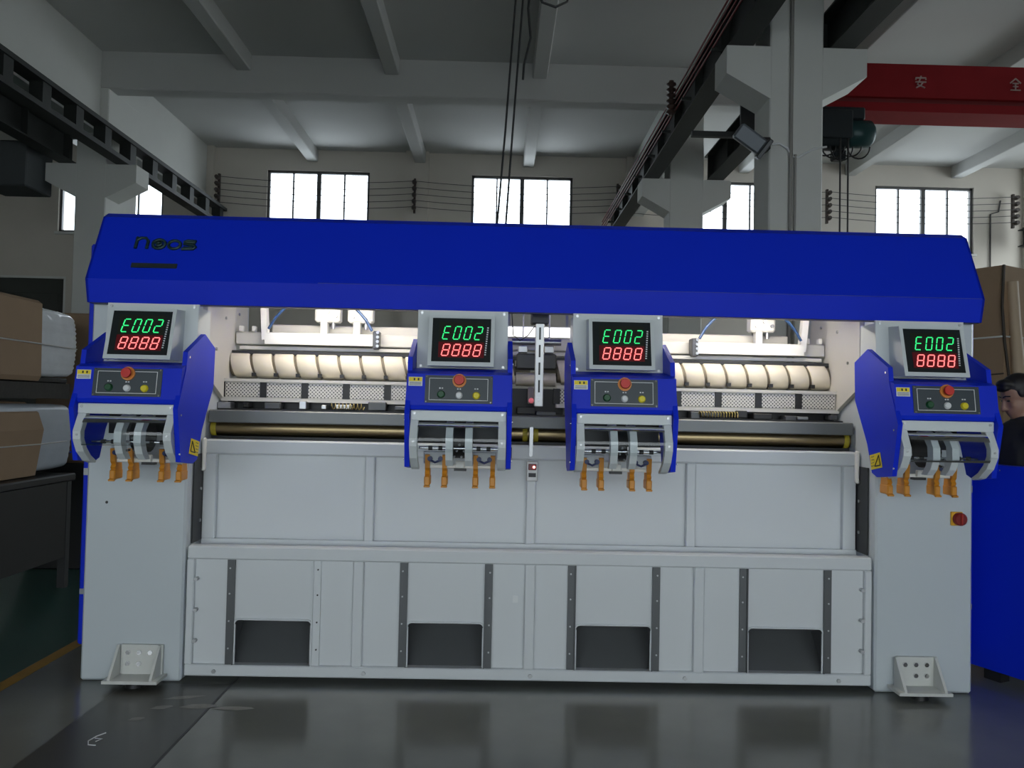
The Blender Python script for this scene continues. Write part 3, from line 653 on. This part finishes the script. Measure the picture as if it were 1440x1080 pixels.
# ------------------------------------------------------------------ the four control heads
def control_head():
    H = thing('control_head', (0, 4.05, 1.12))
    # cheeks
    ck = [(4.00, 1.785), (4.227, 1.893), (4.38, 1.83), (4.37, 1.62), (4.22, 1.388), (4.165, 1.24), (4.11, 1.222), (3.95, 1.24), (3.895, 1.50), (3.985, 1.70)]
    for s in (-1, 1):
        c = build('side_cheek', MB().prism(ck, 'x', *sorted((s * .238, s * .262))), BLUE, H)
        for y, z in ((4.02, 1.76), (3.93, 1.47), (3.93, 1.28)): build('screw', MB().disc((s * .262, y, z), (s, 0, 0), .006, .004, 6), CHROME, c)
    build('rear_body', MB().prism([(4.20, 2.03), (4.36, 2.03), (4.37, 1.62), (4.10, 1.52), (4.02, 1.70), (4.17, 1.74)], 'x', -.237, .237), HEADGREY, H)
    bp = build('back_plate', MB().prism([(4.170, 1.730), (4.195, 2.045), (4.210, 2.045), (4.185, 1.730)], 'x', -.236, .236), HEADGREY, H)
    for x in (-.215, .215):
        for z in (1.75, 2.03): build('screw', MB().disc((x, 4.168 + (z - 1.73) * .079, z), (0, -1, 0), .008, .004, 6), STEEL, bp)
    # raised display frame (sloping) and display
    b0, b1 = Vector((0, 4.025, 1.742)), Vector((0, 4.095, 2.005))
    up = (b1 - b0).normalized(); nrm = Vector((0, -up.z, up.y))
    def D(u, v, d=0.0): return b0 + Vector((u, 0, 0)) + up * v + nrm * d
    Hh = (b1 - b0).length
    def slab(m, u0, u1, v0, v1, d0, d1): m.raw([D(u, v, d) for u in (u0, u1) for v in (v0, v1) for d in (d0, d1)], [(0, 1, 3, 2), (4, 6, 7, 5), (0, 4, 5, 1), (2, 3, 7, 6), (0, 2, 6, 4), (1, 5, 7, 3)])
    fr = MB(); w2 = .167
    fr.prism([(b0.y, b0.z), (b1.y, b1.z), (4.20, 2.012), (4.18, 1.748)], 'x', -w2, w2)
    slab(fr, -w2, w2, 0, .022, 0, .012); slab(fr, -w2, w2, Hh - .016, Hh, 0, .012); slab(fr, -w2, -w2 + .018, .022, Hh - .016, 0, .012); slab(fr, w2 - .018, w2, .022, Hh - .016, 0, .012)
    build('display_frame', fr, HEADGREY, H)
    ds = MB(); slab(ds, -w2 + .018, w2 - .018, .022, Hh - .016, 0.0005, .010)
    dp = build('display', ds, mat('display_black', (.016, .020, .022), .25), H)
    sc_ = MB(); slab(sc_, -.115, .115, .045, .128, .010, .0112)
    build('red_glow_backing', sc_, mat('display_red_glow', (.13, .010, .014), .25), dp)  # dark red base colour stands in for the glow around the red digits
    sc_ = MB(); slab(sc_, -.115, .115, .128, Hh - .038, .010, .0112)
    build('dark_filter', sc_, mat('display_dark_filter', (.020, .022, .016), .25), dp)
    GE = mat('led_green', (.05, .6, .25), .4, emit=(.03, .80, .20), estr=1.2); RE = mat('led_red', (.8, .1, .1), .4, emit=(1.0, .22, .22), estr=1.6)
    SEG = {'a': ((0, 1), (1, 1)), 'b': ((1, 1), (1, .5)), 'c': ((1, .5), (1, 0)), 'd': ((0, 0), (1, 0)), 'e': ((0, .5), (0, 0)), 'f': ((0, 1), (0, .5)), 'g': ((0, .5), (1, .5))}
    CH = {'E': 'adefg', '0': 'abcdef', '2': 'abged', '8': 'abcdefg'}
    def digit(ch, u, v, wd, ht, m):
        b = MB()
        for sg in CH[ch]:
            (xa, ya), (xb, yb) = SEG[sg]; k = .10
            xa2, xb2 = xa + (xb - xa) * k, xb - (xb - xa) * k; ya2, yb2 = ya + (yb - ya) * k, yb - (yb - ya) * k
            sl = .22
            b.tube([D(u + xa2 * wd + ya2 * ht * sl, v + ya2 * ht, .0135), D(u + xb2 * wd + yb2 * ht * sl, v + yb2 * ht, .0130)], .0028, 5)
        build('digit', b, m, dp)
    for k, ch in enumerate('E002'): digit(ch, -.098 + .054 * k, .142, .030, .068, GE)
    for k in range(4): digit('8', -.100 + .053 * k, .054, .032, .060, RE)
    for v in [.06 + .012 * k for k in range(13)]:
        m = MB(); slab(m, .118 + (v - .06) * .08, .126 + (v - .06) * .08, v, v + .006, .010, .0118); build('indicator_text', m, WHITE, dp)
    # console
    co = [(3.985, 1.715), (3.945, 1.700), (3.922, 1.545), (3.928, 1.525), (3.985, 1.500), (4.10, 1.500), (4.12, 1.735)]
    build('console', MB().prism(co, 'x', -.258, .258), BLUE, H)
    c0, c1 = Vector((0, 3.922, 1.545)), Vector((0, 3.945, 1.700)); cu = (c1 - c0).normalized(); cn = Vector((0, -cu.z, cu.y)); cl = (c1 - c0).length
    def K(u, v, d=0.0): return c0 + Vector((u, 0, 0)) + cu * v + cn * d
    def kslab(m, u0, u1, v0, v1, d0, d1): m.raw([K(u, v, d) for u in (u0, u1) for v in (v0, v1) for d in (d0, d1)], [(0, 1, 3, 2), (4, 6, 7, 5), (0, 4, 5, 1), (2, 3, 7, 6), (0, 2, 6, 4), (1, 5, 7, 3)])
    m = MB(); kslab(m, -.168, .165, .012, .150, -.002, .003); bpn = build('button_panel', m, mat('panel_slate', (.035, .048, .058), .4), H)
    m = MB(); u0, u1, v0, v1 = -.148, .142, .026, .136
    for q in ((u0, u1, v0, v0 + .0025), (u0, u1, v1 - .0025, v1), (u0, u0 + .0025, v0, v1), (u1 - .0025, u1, v0, v1)): kslab(m, *q, .003, .0045)
    build('border_line', m, WHITE, bpn)
    for u in (-.16, .156):
        for v in (.018, .144): build('screw', MB().disc(K(u, v, .003), cn, .005, .003, 6), CHROME, bpn)
    build('emergency_stop_collar', MB().disc(K(.0, .124, .003), cn, .034, .008, 18), mat('estop_amber', (.75, .26, .05), .4), bpn)
    build('emergency_stop_button', MB().tube([K(.0, .124, .011), K(.0, .124, .022), K(.0, .124, .030), K(0, .124, .036)], [.018, .018, .026, .023], 18), mat('estop_red', (.62, .035, .025), .35), bpn)
    build('green_button', MB().tube([K(-.088, .055, .003), K(-.088, .055, .014), K(-.088, .055, .017)], [.020, .018, .014], 14), mat('button_green', (.008, .075, .025), .35), bpn)
    build('white_button', MB().tube([K(.0, .052, .003), K(.0, .052, .012), K(.0, .052, .015)], [.018, .016, .012], 14), WHITE, bpn)
    build('yellow_button', MB().tube([K(.085, .052, .003), K(.085, .052, .013), K(.085, .052, .016)], [.019, .017, .013], 14), mat('button_yellow', (.75, .62, .02), .35), bpn)
    for u, v in ((-.088, .083), (.0, .080), (.085, .082)):
        m = MB()
        for q in (-.010, .002): kslab(m, u + q, u + q + .007, v, v + .006, .003, .0045)
        build('button_legend', m, WHITE, bpn)
    m = MB(); kslab(m, -.250, -.182, .095, .140, .0002, .002); wl = build('warning_label', m, WHITE, H)
    m = MB(); kslab(m, -.248, -.184, .118, .138, .002, .003); build('yellow_band', m, YELLOW, wl)
    m = MB()
    for q in (.099, .105, .111): kslab(m, -.245, -.187, q, q + .0025, .002, .0028)
    build('fine_print', m, SLIDE, wl)
    for u in (-.225, -.205):
        m = MB(); kslab(m, u, u + .008, .122, .134, .003, .0036); build('label_mark', m, BLACK, wl)
    # opening below the console
    cb = build('cross_bar', B(-.235, .236, 3.925, 3.945, 1.470, 1.520, bev=.004), HEADGREY, H)
    for x in (-.215, .215): build('screw', MB().disc((x, 3.925, 1.505), (0, -1, 0), .007, .004, 6), STEEL, cb)
    gp = [(3.935, 1.475), (3.888, 1.385), (3.890, 1.345), (3.925, 1.285), (3.99, 1.235), (4.04, 1.222), (4.05, 1.232), (3.995, 1.262), (3.950, 1.305), (3.925, 1.350), (3.925, 1.385), (3.965, 1.455), (3.975, 1.475)]
    for s in (-1, 1):
        g_ = build('guard_post', MB().prism(gp, 'x', *sorted((s * .197, s * .235))), HEADGREY, H)
        build('screw', MB().disc((s * .216, 3.889, 1.368), (0, -1, 0), .006, .004, 6), STEEL, g_)
    ap = [(4.05, 1.475), (3.985, 1.455), (3.940, 1.385), (3.938, 1.33), (3.965, 1.275), (4.0, 1.245), (4.05, 1.245), (4.01, 1.29), (3.99, 1.34), (3.995, 1.39), (4.03, 1.43), (4.10, 1.46)]
    for s in (-1, 1): build('guide_arm', MB().prism(ap, 'x', *sorted((s * .030 + .004, s * .066 + .004))), HEADGREY, H)
    build('center_drum', MB().tube([(-.030, 4.12, 1.36), (.036, 4.12, 1.36)], .085, 18), BLACK, H)
    for k in range(5): build('thread_hook', MB().disc((-.02 + .012 * k, 4.02, 1.29 + .03 * (k % 3)), (0, -1, 0), .006, .03, 6), SLIDE, H)
    build('inner_shade_panel', B(-.237, .237, 4.25, 4.262, 1.362, 1.56), BLACK, H)  # black sheet added where the head interior lies in shade
    cv = MB(); prof = [(3.982 - .100 * math.sin(math.radians(28 + 95 * k / 16)), 1.372 + .100 * math.cos(math.radians(28 + 95 * k / 16))) for k in range(17)]
    cv.raw([(x, *p) for p in prof for x in (-.197, .197)], [(2 * i, 2 * i + 1, 2 * i + 3, 2 * i + 2) for i in range(16)], True)
    build('clear_cover', cv, ACRYL, H, recalc=False)
    build('shaft', MB().tube([(-.197, 4.0, 1.332), (.197, 4.0, 1.332)], .006, 8), CHROME, H)
    for x in (-.14, -.09, .10, .15): build('shaft_collar', MB().tube([(x - .010, 4.0, 1.332), (x + .010, 4.0, 1.332)], .011, 10), BLACK, H)
    for s in (-1, 1):
        mb_ = build('clamp_mount', B(*sorted((s * .060, s * .190)), 4.185, 4.215, 1.242, 1.305, bev=.004), HEADGREY, H)
        for q in (.10, .155): build('air_fitting', MB().tube([(s * q, 4.185, 1.268), (s * q, 4.150, 1.268)], .013, 8), NAVY, mb_)
        build('air_pipe', MB().tube([(s * .10, 4.155, 1.262), (s * .127, 4.15, 1.250), (s * .155, 4.155, 1.262)], .006, 6), NAVY, mb_)
    rl = build('clamp_rail', B(-.165, .165, 4.182, 4.212, 1.219, 1.236, bev=.003), WHITEP, H)
    build('rail_block', B(-.022, .026, 4.160, 4.185, 1.222, 1.258, bev=.003), WHITEP, rl)
    build('rail_foot', B(-.03, .034, 4.18, 4.22, 1.205, 1.219), BLACK, rl)
    cp_ = [(4.152, 1.288), (4.170, 1.290), (4.178, 1.215), (4.235, 1.212), (4.245, 1.15), (4.235, 1.135), (4.18, 1.128), (4.150, 1.120), (4.148, 1.130), (4.168, 1.140), (4.172, 1.155), (4.158, 1.165), (4.170, 1.178), (4.160, 1.19), (4.172, 1.205), (4.158, 1.22)]
    for x in (-.167, -.078, .083, .172):
        cl_ = build('clamp', MB().prism(cp_, 'x', x - .012, x + .012), ORANGE, H)
        build('clamp_jaw', B(x - .015, x + .015, 4.155, 4.245, 1.128, 1.178, bev=.005), ORANGE, cl_)
        build('clamp_pad', B(x - .016, x + .016, 4.145, 4.16, 1.120, 1.130, bev=.002), ORANGE, cl_)
    return H
proto = control_head()
HEADS = [(-2.02, 'control head at the logo end, hanging in front of the left white column'), (-.402, 'control head left of the vertical slotted profile at mid machine'),
         (.414, 'control head right of the vertical slotted profile at mid machine'), (2.02, 'control head above the red and yellow switch on the right column')]
for i, (x, lb) in enumerate(HEADS):
    o = proto if i == 0 else copy_tree(proto)
    o.location = (x, 4.05, 1.12)
    tag(o, lb, 'control head', 'control heads along the machine')
    if i in (0, 3):
        s = 1 if i == 0 else -1
        ORIG[o.name] = Vector((0, 4.05, 1.12))
        for c in o.children:
            if c.name.startswith('side_cheek') and c.data.vertices[0].co.x * s > 0:
                ORIG[c.name] = Vector((0, 4.05, 1.12))
                xa, xb = sorted((s * .262, s * .2645))
                build('warning_sticker', MB().prism([(4.075, 1.352), (4.186, 1.330), (4.166, 1.255), (4.050, 1.277)], 'x', xa, xb), YELLOW, c)
                tri = MB(); T3 = [(4.085, 1.338), (4.125, 1.277), (4.066, 1.288)]
                for k in range(3):
                    p, q = T3[k], T3[(k + 1) % 3]; tri.tube([(s * .265, *p), (s * .265, *q)], .003, 4)
                build('warning_triangle', tri, BLACK, c)
                fp = MB()
                for k in range(4): fp.tube([(s * .265, 4.135, 1.328 - .016 * k), (s * .265, 4.165, 1.322 - .016 * k)], .0016, 4)
                build('sticker_print', fp, SLIDE, c)

# ------------------------------------------------------------------ wrapped bundles on a rack, left of the machine
def rough_profile(x0, x1, z0, z1, amp, n, r):
    # cross-section (x,z) of a wrapped bundle: rounded corners, wrinkled right side
    p = []
    for k in range(n + 1):
        u = k / n; z = z0 + r + (z1 - z0 - 2 * r) * u
        p.append((x1 - .02 * (2 * u - 1) ** 2 + (amp if k % 2 else -amp) * random.uniform(.4, 1), z))
    for k in range(1, 6): a = math.pi / 2 * k / 5; p.append((x1 - r + r * math.cos(a) - .02, z1 - r + r * math.sin(a)))
    for k in range(1, 6): a = math.pi / 2 * k / 5; p.append((x0 + r - r * math.sin(a), z1 - r + r * math.cos(a)))
    p += [(x0, z0 + r)]
    for k in range(1, 6): a = math.pi / 2 * k / 5; p.append((x0 + r - r * math.cos(a), z0 + r - r * math.sin(a)))
    for k in range(1, 5): a = math.pi / 2 * k / 5; p.append((x1 - r + r * math.sin(a) - .02, z0 + r - r * math.cos(a)))
    return p
def loft(prof, stations):
    b = MB(); n = len(prof); cx = sum(p[0] for p in prof) / n; cz = sum(p[1] for p in prof) / n; vs = []
    for (y, s) in stations: vs += [(cx + (p[0] - cx) * s, y, cz + (p[1] - cz) * s) for p in prof]
    fs = []
    for i in range(len(stations) - 1):
        for k in range(n): fs.append((i * n + k, i * n + (k + 1) % n, (i + 1) * n + (k + 1) % n, (i + 1) * n + k))
    b.raw(vs, fs, True); m = len(stations)
    b.raw([vs[k] for k in range(n)], [tuple(range(n))]); b.raw([vs[(m - 1) * n + k] for k in range(n)], [tuple(range(n))[::-1]])
    return b
random.seed(11)
pu = rough_profile(-4.62, -3.76, 1.70, 2.245, .007, 22, .05)
t = thing('wrapped_bundle', (-4.2, 6.0, 1.67), 'upper film-wrapped bundle with cardboard sleeve, stacked left of the machine', 'bundle', 'film-wrapped bundles on the rack')
build('film_wrap', loft(pu, [(4.6, .98), (5.2, 1.0), (6.0, 1.0), (6.5, .995), (6.72, .97), (6.80, .90)]), FILM, t)
cs = MB(); cs.prism([(-4.66, 1.69), (-3.745, 1.665), (-3.725, 1.70), (-3.735, 2.26), (-3.77, 2.285), (-4.64, 2.29), (-4.67, 2.26)], 'y', 4.5, 6.20)
build('cardboard_sleeve', cs, CARD, t)
build('strap', MB().tube([(-3.728, 4.5, 1.96), (-3.722, 6.2, 1.95), (-3.735, 6.72, 1.945)], .006, 5), mat('strap_clear', (.5, .5, .48), .3), t)
build('black_film_edge', B(-4.55, -3.80, 4.6, 6.72, 1.655, 1.70, bev=.01), mat('black_film', (.015, .016, .018), .2, bump=.4, scale=14), t)
pl_ = rough_profile(-4.62, -3.78, .95, 1.49, .004, 16, .07)
t = thing('wrapped_bundle', (-4.2, 6.0, .92), 'lower film-wrapped bundle with cardboard sleeve, stacked left of the machine', 'bundle', 'film-wrapped bundles on the rack')
build('film_wrap', loft(pl_, [(4.6, .98), (5.2, 1.0), (6.0, 1.0), (6.6, .99), (6.78, .96)]), mat('stretch_film_grey', (.42, .46, .50), .25, var=.1, scale=8, bump=.3), t)
cs = MB(); cs.prism([(-4.66, .94), (-3.80, .93), (-3.745, 1.29), (-3.79, 1.42), (-3.90, 1.50), (-4.62, 1.53), (-4.66, 1.48)], 'y', 4.5, 6.30)
build('cardboard_sleeve', cs, CARD, t)
build('strap', MB().tube([(-3.762, 4.5, 1.18), (-3.765, 6.3, 1.175), (-3.79, 6.72, 1.18)], .006, 5), mat('strap_clear', (.5, .5, .48), .3), t)
build('black_spacer', B(-4.60, -3.80, 4.6, 6.76, 1.53, 1.655), mat('black_film', (.015, .016, .018), .2), t)
t = thing('storage_rack', (-4.2, 5.7, 0), 'dark steel rack under the wrapped bundles, left of the machine', 'rack')
for x in (-4.70, -3.72):
    for y in (4.6, 6.6): build('upright', B(x - .03, x + .03, y - .03, y + .03, 0, .86), DARKSTEEL, t)
build('shelf_beam', B(-4.73, -3.69, 4.55, 6.70, .86, .92, bev=.01), BLACK, t)
build('side_panel', B(-3.705, -3.695, 4.65, 6.60, .25, .86), BLACK, t)
t = thing('cardboard_crate', (-4.16, 7.7, 0), 'brown cardboard crate on a dark stand behind the wrapped bundles', 'crate')
build('crate_box', B(-4.40, -3.92, 7.3, 8.1, .95, 2.31, bev=.02), CARD, t)
build('crate_stand', B(-4.42, -3.90, 7.28, 8.12, 0.0, .95, bev=.01), BLACK, t)

# ------------------------------------------------------------------ right side: crate, blue panel, person
C = Vector((4.14, 6.80)); dl = Vector((-.5, .87)); dr_ = Vector((.87, .5))
def quad(c, l, r): return [tuple(c), tuple(c + dl * l), tuple(c + dl * l + dr_ * r), tuple(c + dr_ * r)]
t = thing('cardboard_cabinet', (4.4, 7.4, 0), 'tall cardboard-clad crate with strap standing behind the person', 'crate')
build('body', MB().prism(quad(C, .9, 1.2), 'z', 0, 2.86), CARD, t)
build('corner_tape', MB().tube([(C.x - .005, C.y - .008, 2.86), (C.x - .02, C.y - .01, 2.5), (C.x + .0, C.y - .012, 2.2), (C.x + .06, C.y + .02, 1.9)], .012, 6), mat('dark_seam', (.05, .04, .03), .7), t)
pq = C + dr_ * .10
build('paper_strip', MB().tube([(pq.x, pq.y - .02, 2.72), (pq.x + .03, pq.y - .02, 2.3), (pq.x + .06, pq.y - .01, 2.0), (pq.x + .13, pq.y + .03, 1.5)], [.05, .05, .06, .06], 6), TAN, t)
b = MB(); e0 = C + dl * .9; e1 = C + dr_ * 1.2
b.tube([(e0.x - .006, e0.y - .005, 2.22), (C.x - .005, C.y - .012, 2.24), (e1.x, e1.y - .012, 2.25)], .008, 5); build('strap', b, mat('strap_clear', (.5, .5, .48), .3), t)
b = MB(); b.tube([(e0.x - .004, e0.y - .004, 1.86), (C.x - .004, C.y - .008, 1.92)], .006, 5); build('panel_seam', b, mat('dark_seam', (.05, .04, .03), .7), t)

A = Vector((2.665, 4.80)); u_ = Vector((.406, -.914)); v_ = Vector((.914, .406))
t = thing('blue_cover_panel', (2.9, 4.4, 0), 'blue sheet metal cover panel standing upright right of the right column', 'panel')
pp = [A, A + u_ * 1.0, A + u_ * 1.0 + v_ * .10, A + v_ * .10]
build('panel_sheet', MB().prism([tuple(p) for p in pp], 'z', .060, 1.262), BLUE, t)
for k in (.08, .82):
    q = A + u_ * k; build('foot', MB().prism([tuple(q + v_ * .01), tuple(q + u_ * .1 + v_ * .01), tuple(q + u_ * .1 + v_ * .09), tuple(q + v_ * .09)], 'z', 0, .06), BLACK, t)
build('edge_fold', MB().prism([tuple(A - u_ * .006), tuple(A + u_ * .006), tuple(A + u_ * .006 - v_ * .006), tuple(A - u_ * .006 - v_ * .006)], 'z', .06, 1.262), BLUE, t)

# person: capsules and ellipsoids fused by a voxel remesh into one continuous surface
def fuse(name, shapes, m, parent, voxel=.008, smooth=5, T=None):
    b = MB()
    for sh in shapes:
        if sh[0] == 'e': b.ball(sh[1], 1.0, 20, 14, sh[2])
        else:
            p0, p1, r0, r1 = Vector(sh[1]), Vector(sh[2]), sh[3], sh[4]
            n = 6; b.tube([p0 + (p1 - p0) * k / n for k in range(n + 1)], [r0 + (r1 - r0) * k / n for k in range(n + 1)], 14)
            b.ball(p0, r0, 14, 10); b.ball(p1, r1, 14, 10)
    me = bpy.data.meshes.new(name); me.from_pydata(b.v, [], b.f); tmp = bpy.data.objects.new('tmp', me); COL.objects.link(tmp)
    r = tmp.modifiers.new('r', 'REMESH'); r.mode = 'VOXEL'; r.voxel_size = voxel; r.use_smooth_shade = True
    s = tmp.modifiers.new('s', 'SMOOTH'); s.iterations = smooth; s.factor = .5
    dg = bpy.context.evaluated_depsgraph_get(); ev = tmp.evaluated_get(dg); nm = bpy.data.meshes.new_from_object(ev)
    bpy.data.objects.remove(tmp); bpy.data.meshes.remove(me); nm.name = name
    nm.materials.clear(); nm.materials.append(m)
    if T: nm.transform(T)
    for p in nm.polygons: p.use_smooth = True
    o = bpy.data.objects.new(name, nm); link(o, parent); return o
SK = mat('skin', (.32, .175, .115), .5, var=.08, scale=14); HAIR = mat('hair_black', (.012, .010, .009), .55); JK = mat('jacket_black', (.012, .012, .013), .8)
PX, PY = 3.135, 5.06
t = thing('person', (PX, PY, 0), 'person in a black jacket behind the blue panel, looking down towards the machine', 'person')
HT = Matrix.Translation((0, 0, 1.655)) @ Matrix.Rotation(math.radians(20), 4, 'Y') @ Matrix.Scale(1.06, 4)   # head tipped forward (facing local +x)
def hp(x, y, z): return tuple(HT @ Vector((x, y, z)))
S = 1.06
def he(c, r): return ('e', hp(*c), tuple(q * S for q in r))
def hc(a, b, r0, r1): return ('c', hp(*a), hp(*b), r0 * S, r1 * S)
body = [he((-.008, 0, .055), (.098, .076, .092)), he((.022, 0, -.015), (.074, .063, .098)), he((.055, 0, -.092), (.030, .030, .026)), hc((.03, .03, -.085), (.058, .008, -.098), .026, .02), hc((.03, -.03, -.085), (.058, -.008, -.098), .026, .02),
        hc((.090, 0, .030), (.114, 0, -.022), .010, .014), he((.100, .011, -.026), (.014, .010, .009)), he((.100, -.011, -.026), (.014, .010, .009)), he((.082, 0, .046), (.014, .052, .012)),
        he((.084, 0, -.054), (.014, .024, .007)), he((.080, 0, -.066), (.014, .022, .008)), he((.068, .035, -.005), (.02, .022, .022)), he((.068, -.035, -.005), (.02, .022, .022)),
        he((-.010, .076, .005), (.020, .009, .032)), he((-.010, -.076, .005), (.020, .009, .032)),
        ('c', hp(-.025, 0, -.05), (-.03, 0, 1.47), .058, .062), ('c', (-.02, -.14, 1.42), (-.02, .14, 1.42), .075, .075), ('c', (-.02, 0, 1.36), (.0, 0, 1.05), .13, .12), ('c', (0, 0, 1.05), (0, 0, .94), .125, .13)]
hands = []
for s in (-1, 1):
    body += [('c', (-.02, s * .19, 1.40), (-.01, s * .24, 1.12), .048, .04), ('c', (-.01, s * .24, 1.12), (.16, s * .20, .93), .038, .028),
             ('c', (0, s * .09, .92), (.01, s * .10, .50), .082, .055), ('c', (.01, s * .10, .50), (-.01, s * .11, .10), .052, .034), ('c', (-.02, s * .11, .06), (.14, s * .13, .035), .04, .03)]
    w0 = Vector((.16, s * .20, .93)); body.append(('c', tuple(w0), (.225, s * .19, .885), .028, .032))
    for k in range(4):
        a = Vector((.235, s * (.19 + .026 - .018 * k), .880)); l = (.036, .044, .042, .032)[k]; m1 = a + Vector((l, 0, -l * .6)); m2 = m1 + Vector((l * .35, 0, -l * .8))
        body += [('c', tuple(a), tuple(m1), .009, .0085), ('c', tuple(m1), tuple(m2), .0085, .0075)]
    a = Vector((.20, s * .165, .900)); body.append(('c', tuple(a), (.235, s * .145, .868), .011, .009))
RZ = Matrix.Rotation(math.radians(180 - 4), 4, 'Z')
fuse('body', body, SK, t, .0065, 4, RZ)
fuse('hair', [he((-.022, 0, .078), (.100, .083, .086)), he((-.055, 0, .03), (.065, .078, .075)), he((.045, 0, .118), (.055, .060, .032)), he((.075, .0, .098), (.026, .055, .020)), he((.005, .066, .055), (.03, .018, .035)), he((.005, -.066, .055), (.03, .018, .035))], HAIR, t, .006, 3, RZ)
def place(name, mb, m):
    o = build(name, mb, m, None); o.data.transform(RZ); o.parent = t; return o
for s in (-1, 1):
    place('eye', MB().ball(hp(.082, s * .031, .024), .012, 10, 8, (.8, 1.2, .6)), mat('eye_dark', (.03, .022, .018), .3))
    place('eyebrow', MB().tube([hp(.094, s * .012, .050), hp(.092, s * .035, .056), hp(.076, s * .056, .050)], .005, 6), HAIR)
jk = [('c', (-.02, -.15, 1.415), (-.02, .15, 1.415), .098, .098), ('c', (-.015, 0, 1.38), (0, 0, .95), .165, .17), ('c', (-.01, -.06, 1.35), (0, -.06, .95), .14, .14), ('c', (-.01, .06, 1.35), (0, .06, .95), .14, .14), ('c', (-.03, 0, 1.47), (-.025, 0, 1.52), .085, .075)]
for s in (-1, 1): jk += [('c', (-.02, s * .20, 1.40), (-.01, s * .245, 1.12), .075, .062), ('c', (-.01, s * .245, 1.12), (.14, s * .205, .95), .058, .045)]
fuse('jacket', jk, JK, t, .010, 4, RZ)
place('collar', MB().tube([(-.03 + .082 * math.cos(a), .080 * math.sin(a), 1.525 + .018 * math.cos(a + math.pi)) for a in [2 * math.pi * k / 16 for k in range(17)]], .010, 6), mat('collar_grey', (.28, .28, .28), .7))
tr = [('c', (0, 0, .98), (0, 0, .93), .15, .15)]
for s in (-1, 1): tr += [('c', (0, s * .09, .93), (.01, s * .10, .50), .098, .072), ('c', (.01, s * .10, .50), (-.01, s * .11, .09), .070, .058)]
fuse('trousers', tr, mat('trousers_navy', (.015, .018, .03), .8), t, .010, 4, RZ)
for s in (-1, 1): fuse('shoe', [('c', (-.045, s * .11, .045), (.12, s * .13, .035), .045, .035), ('e', (.06, s * .12, .03), (.11, .045, .03))], BLACK, t, .007, 3, RZ)
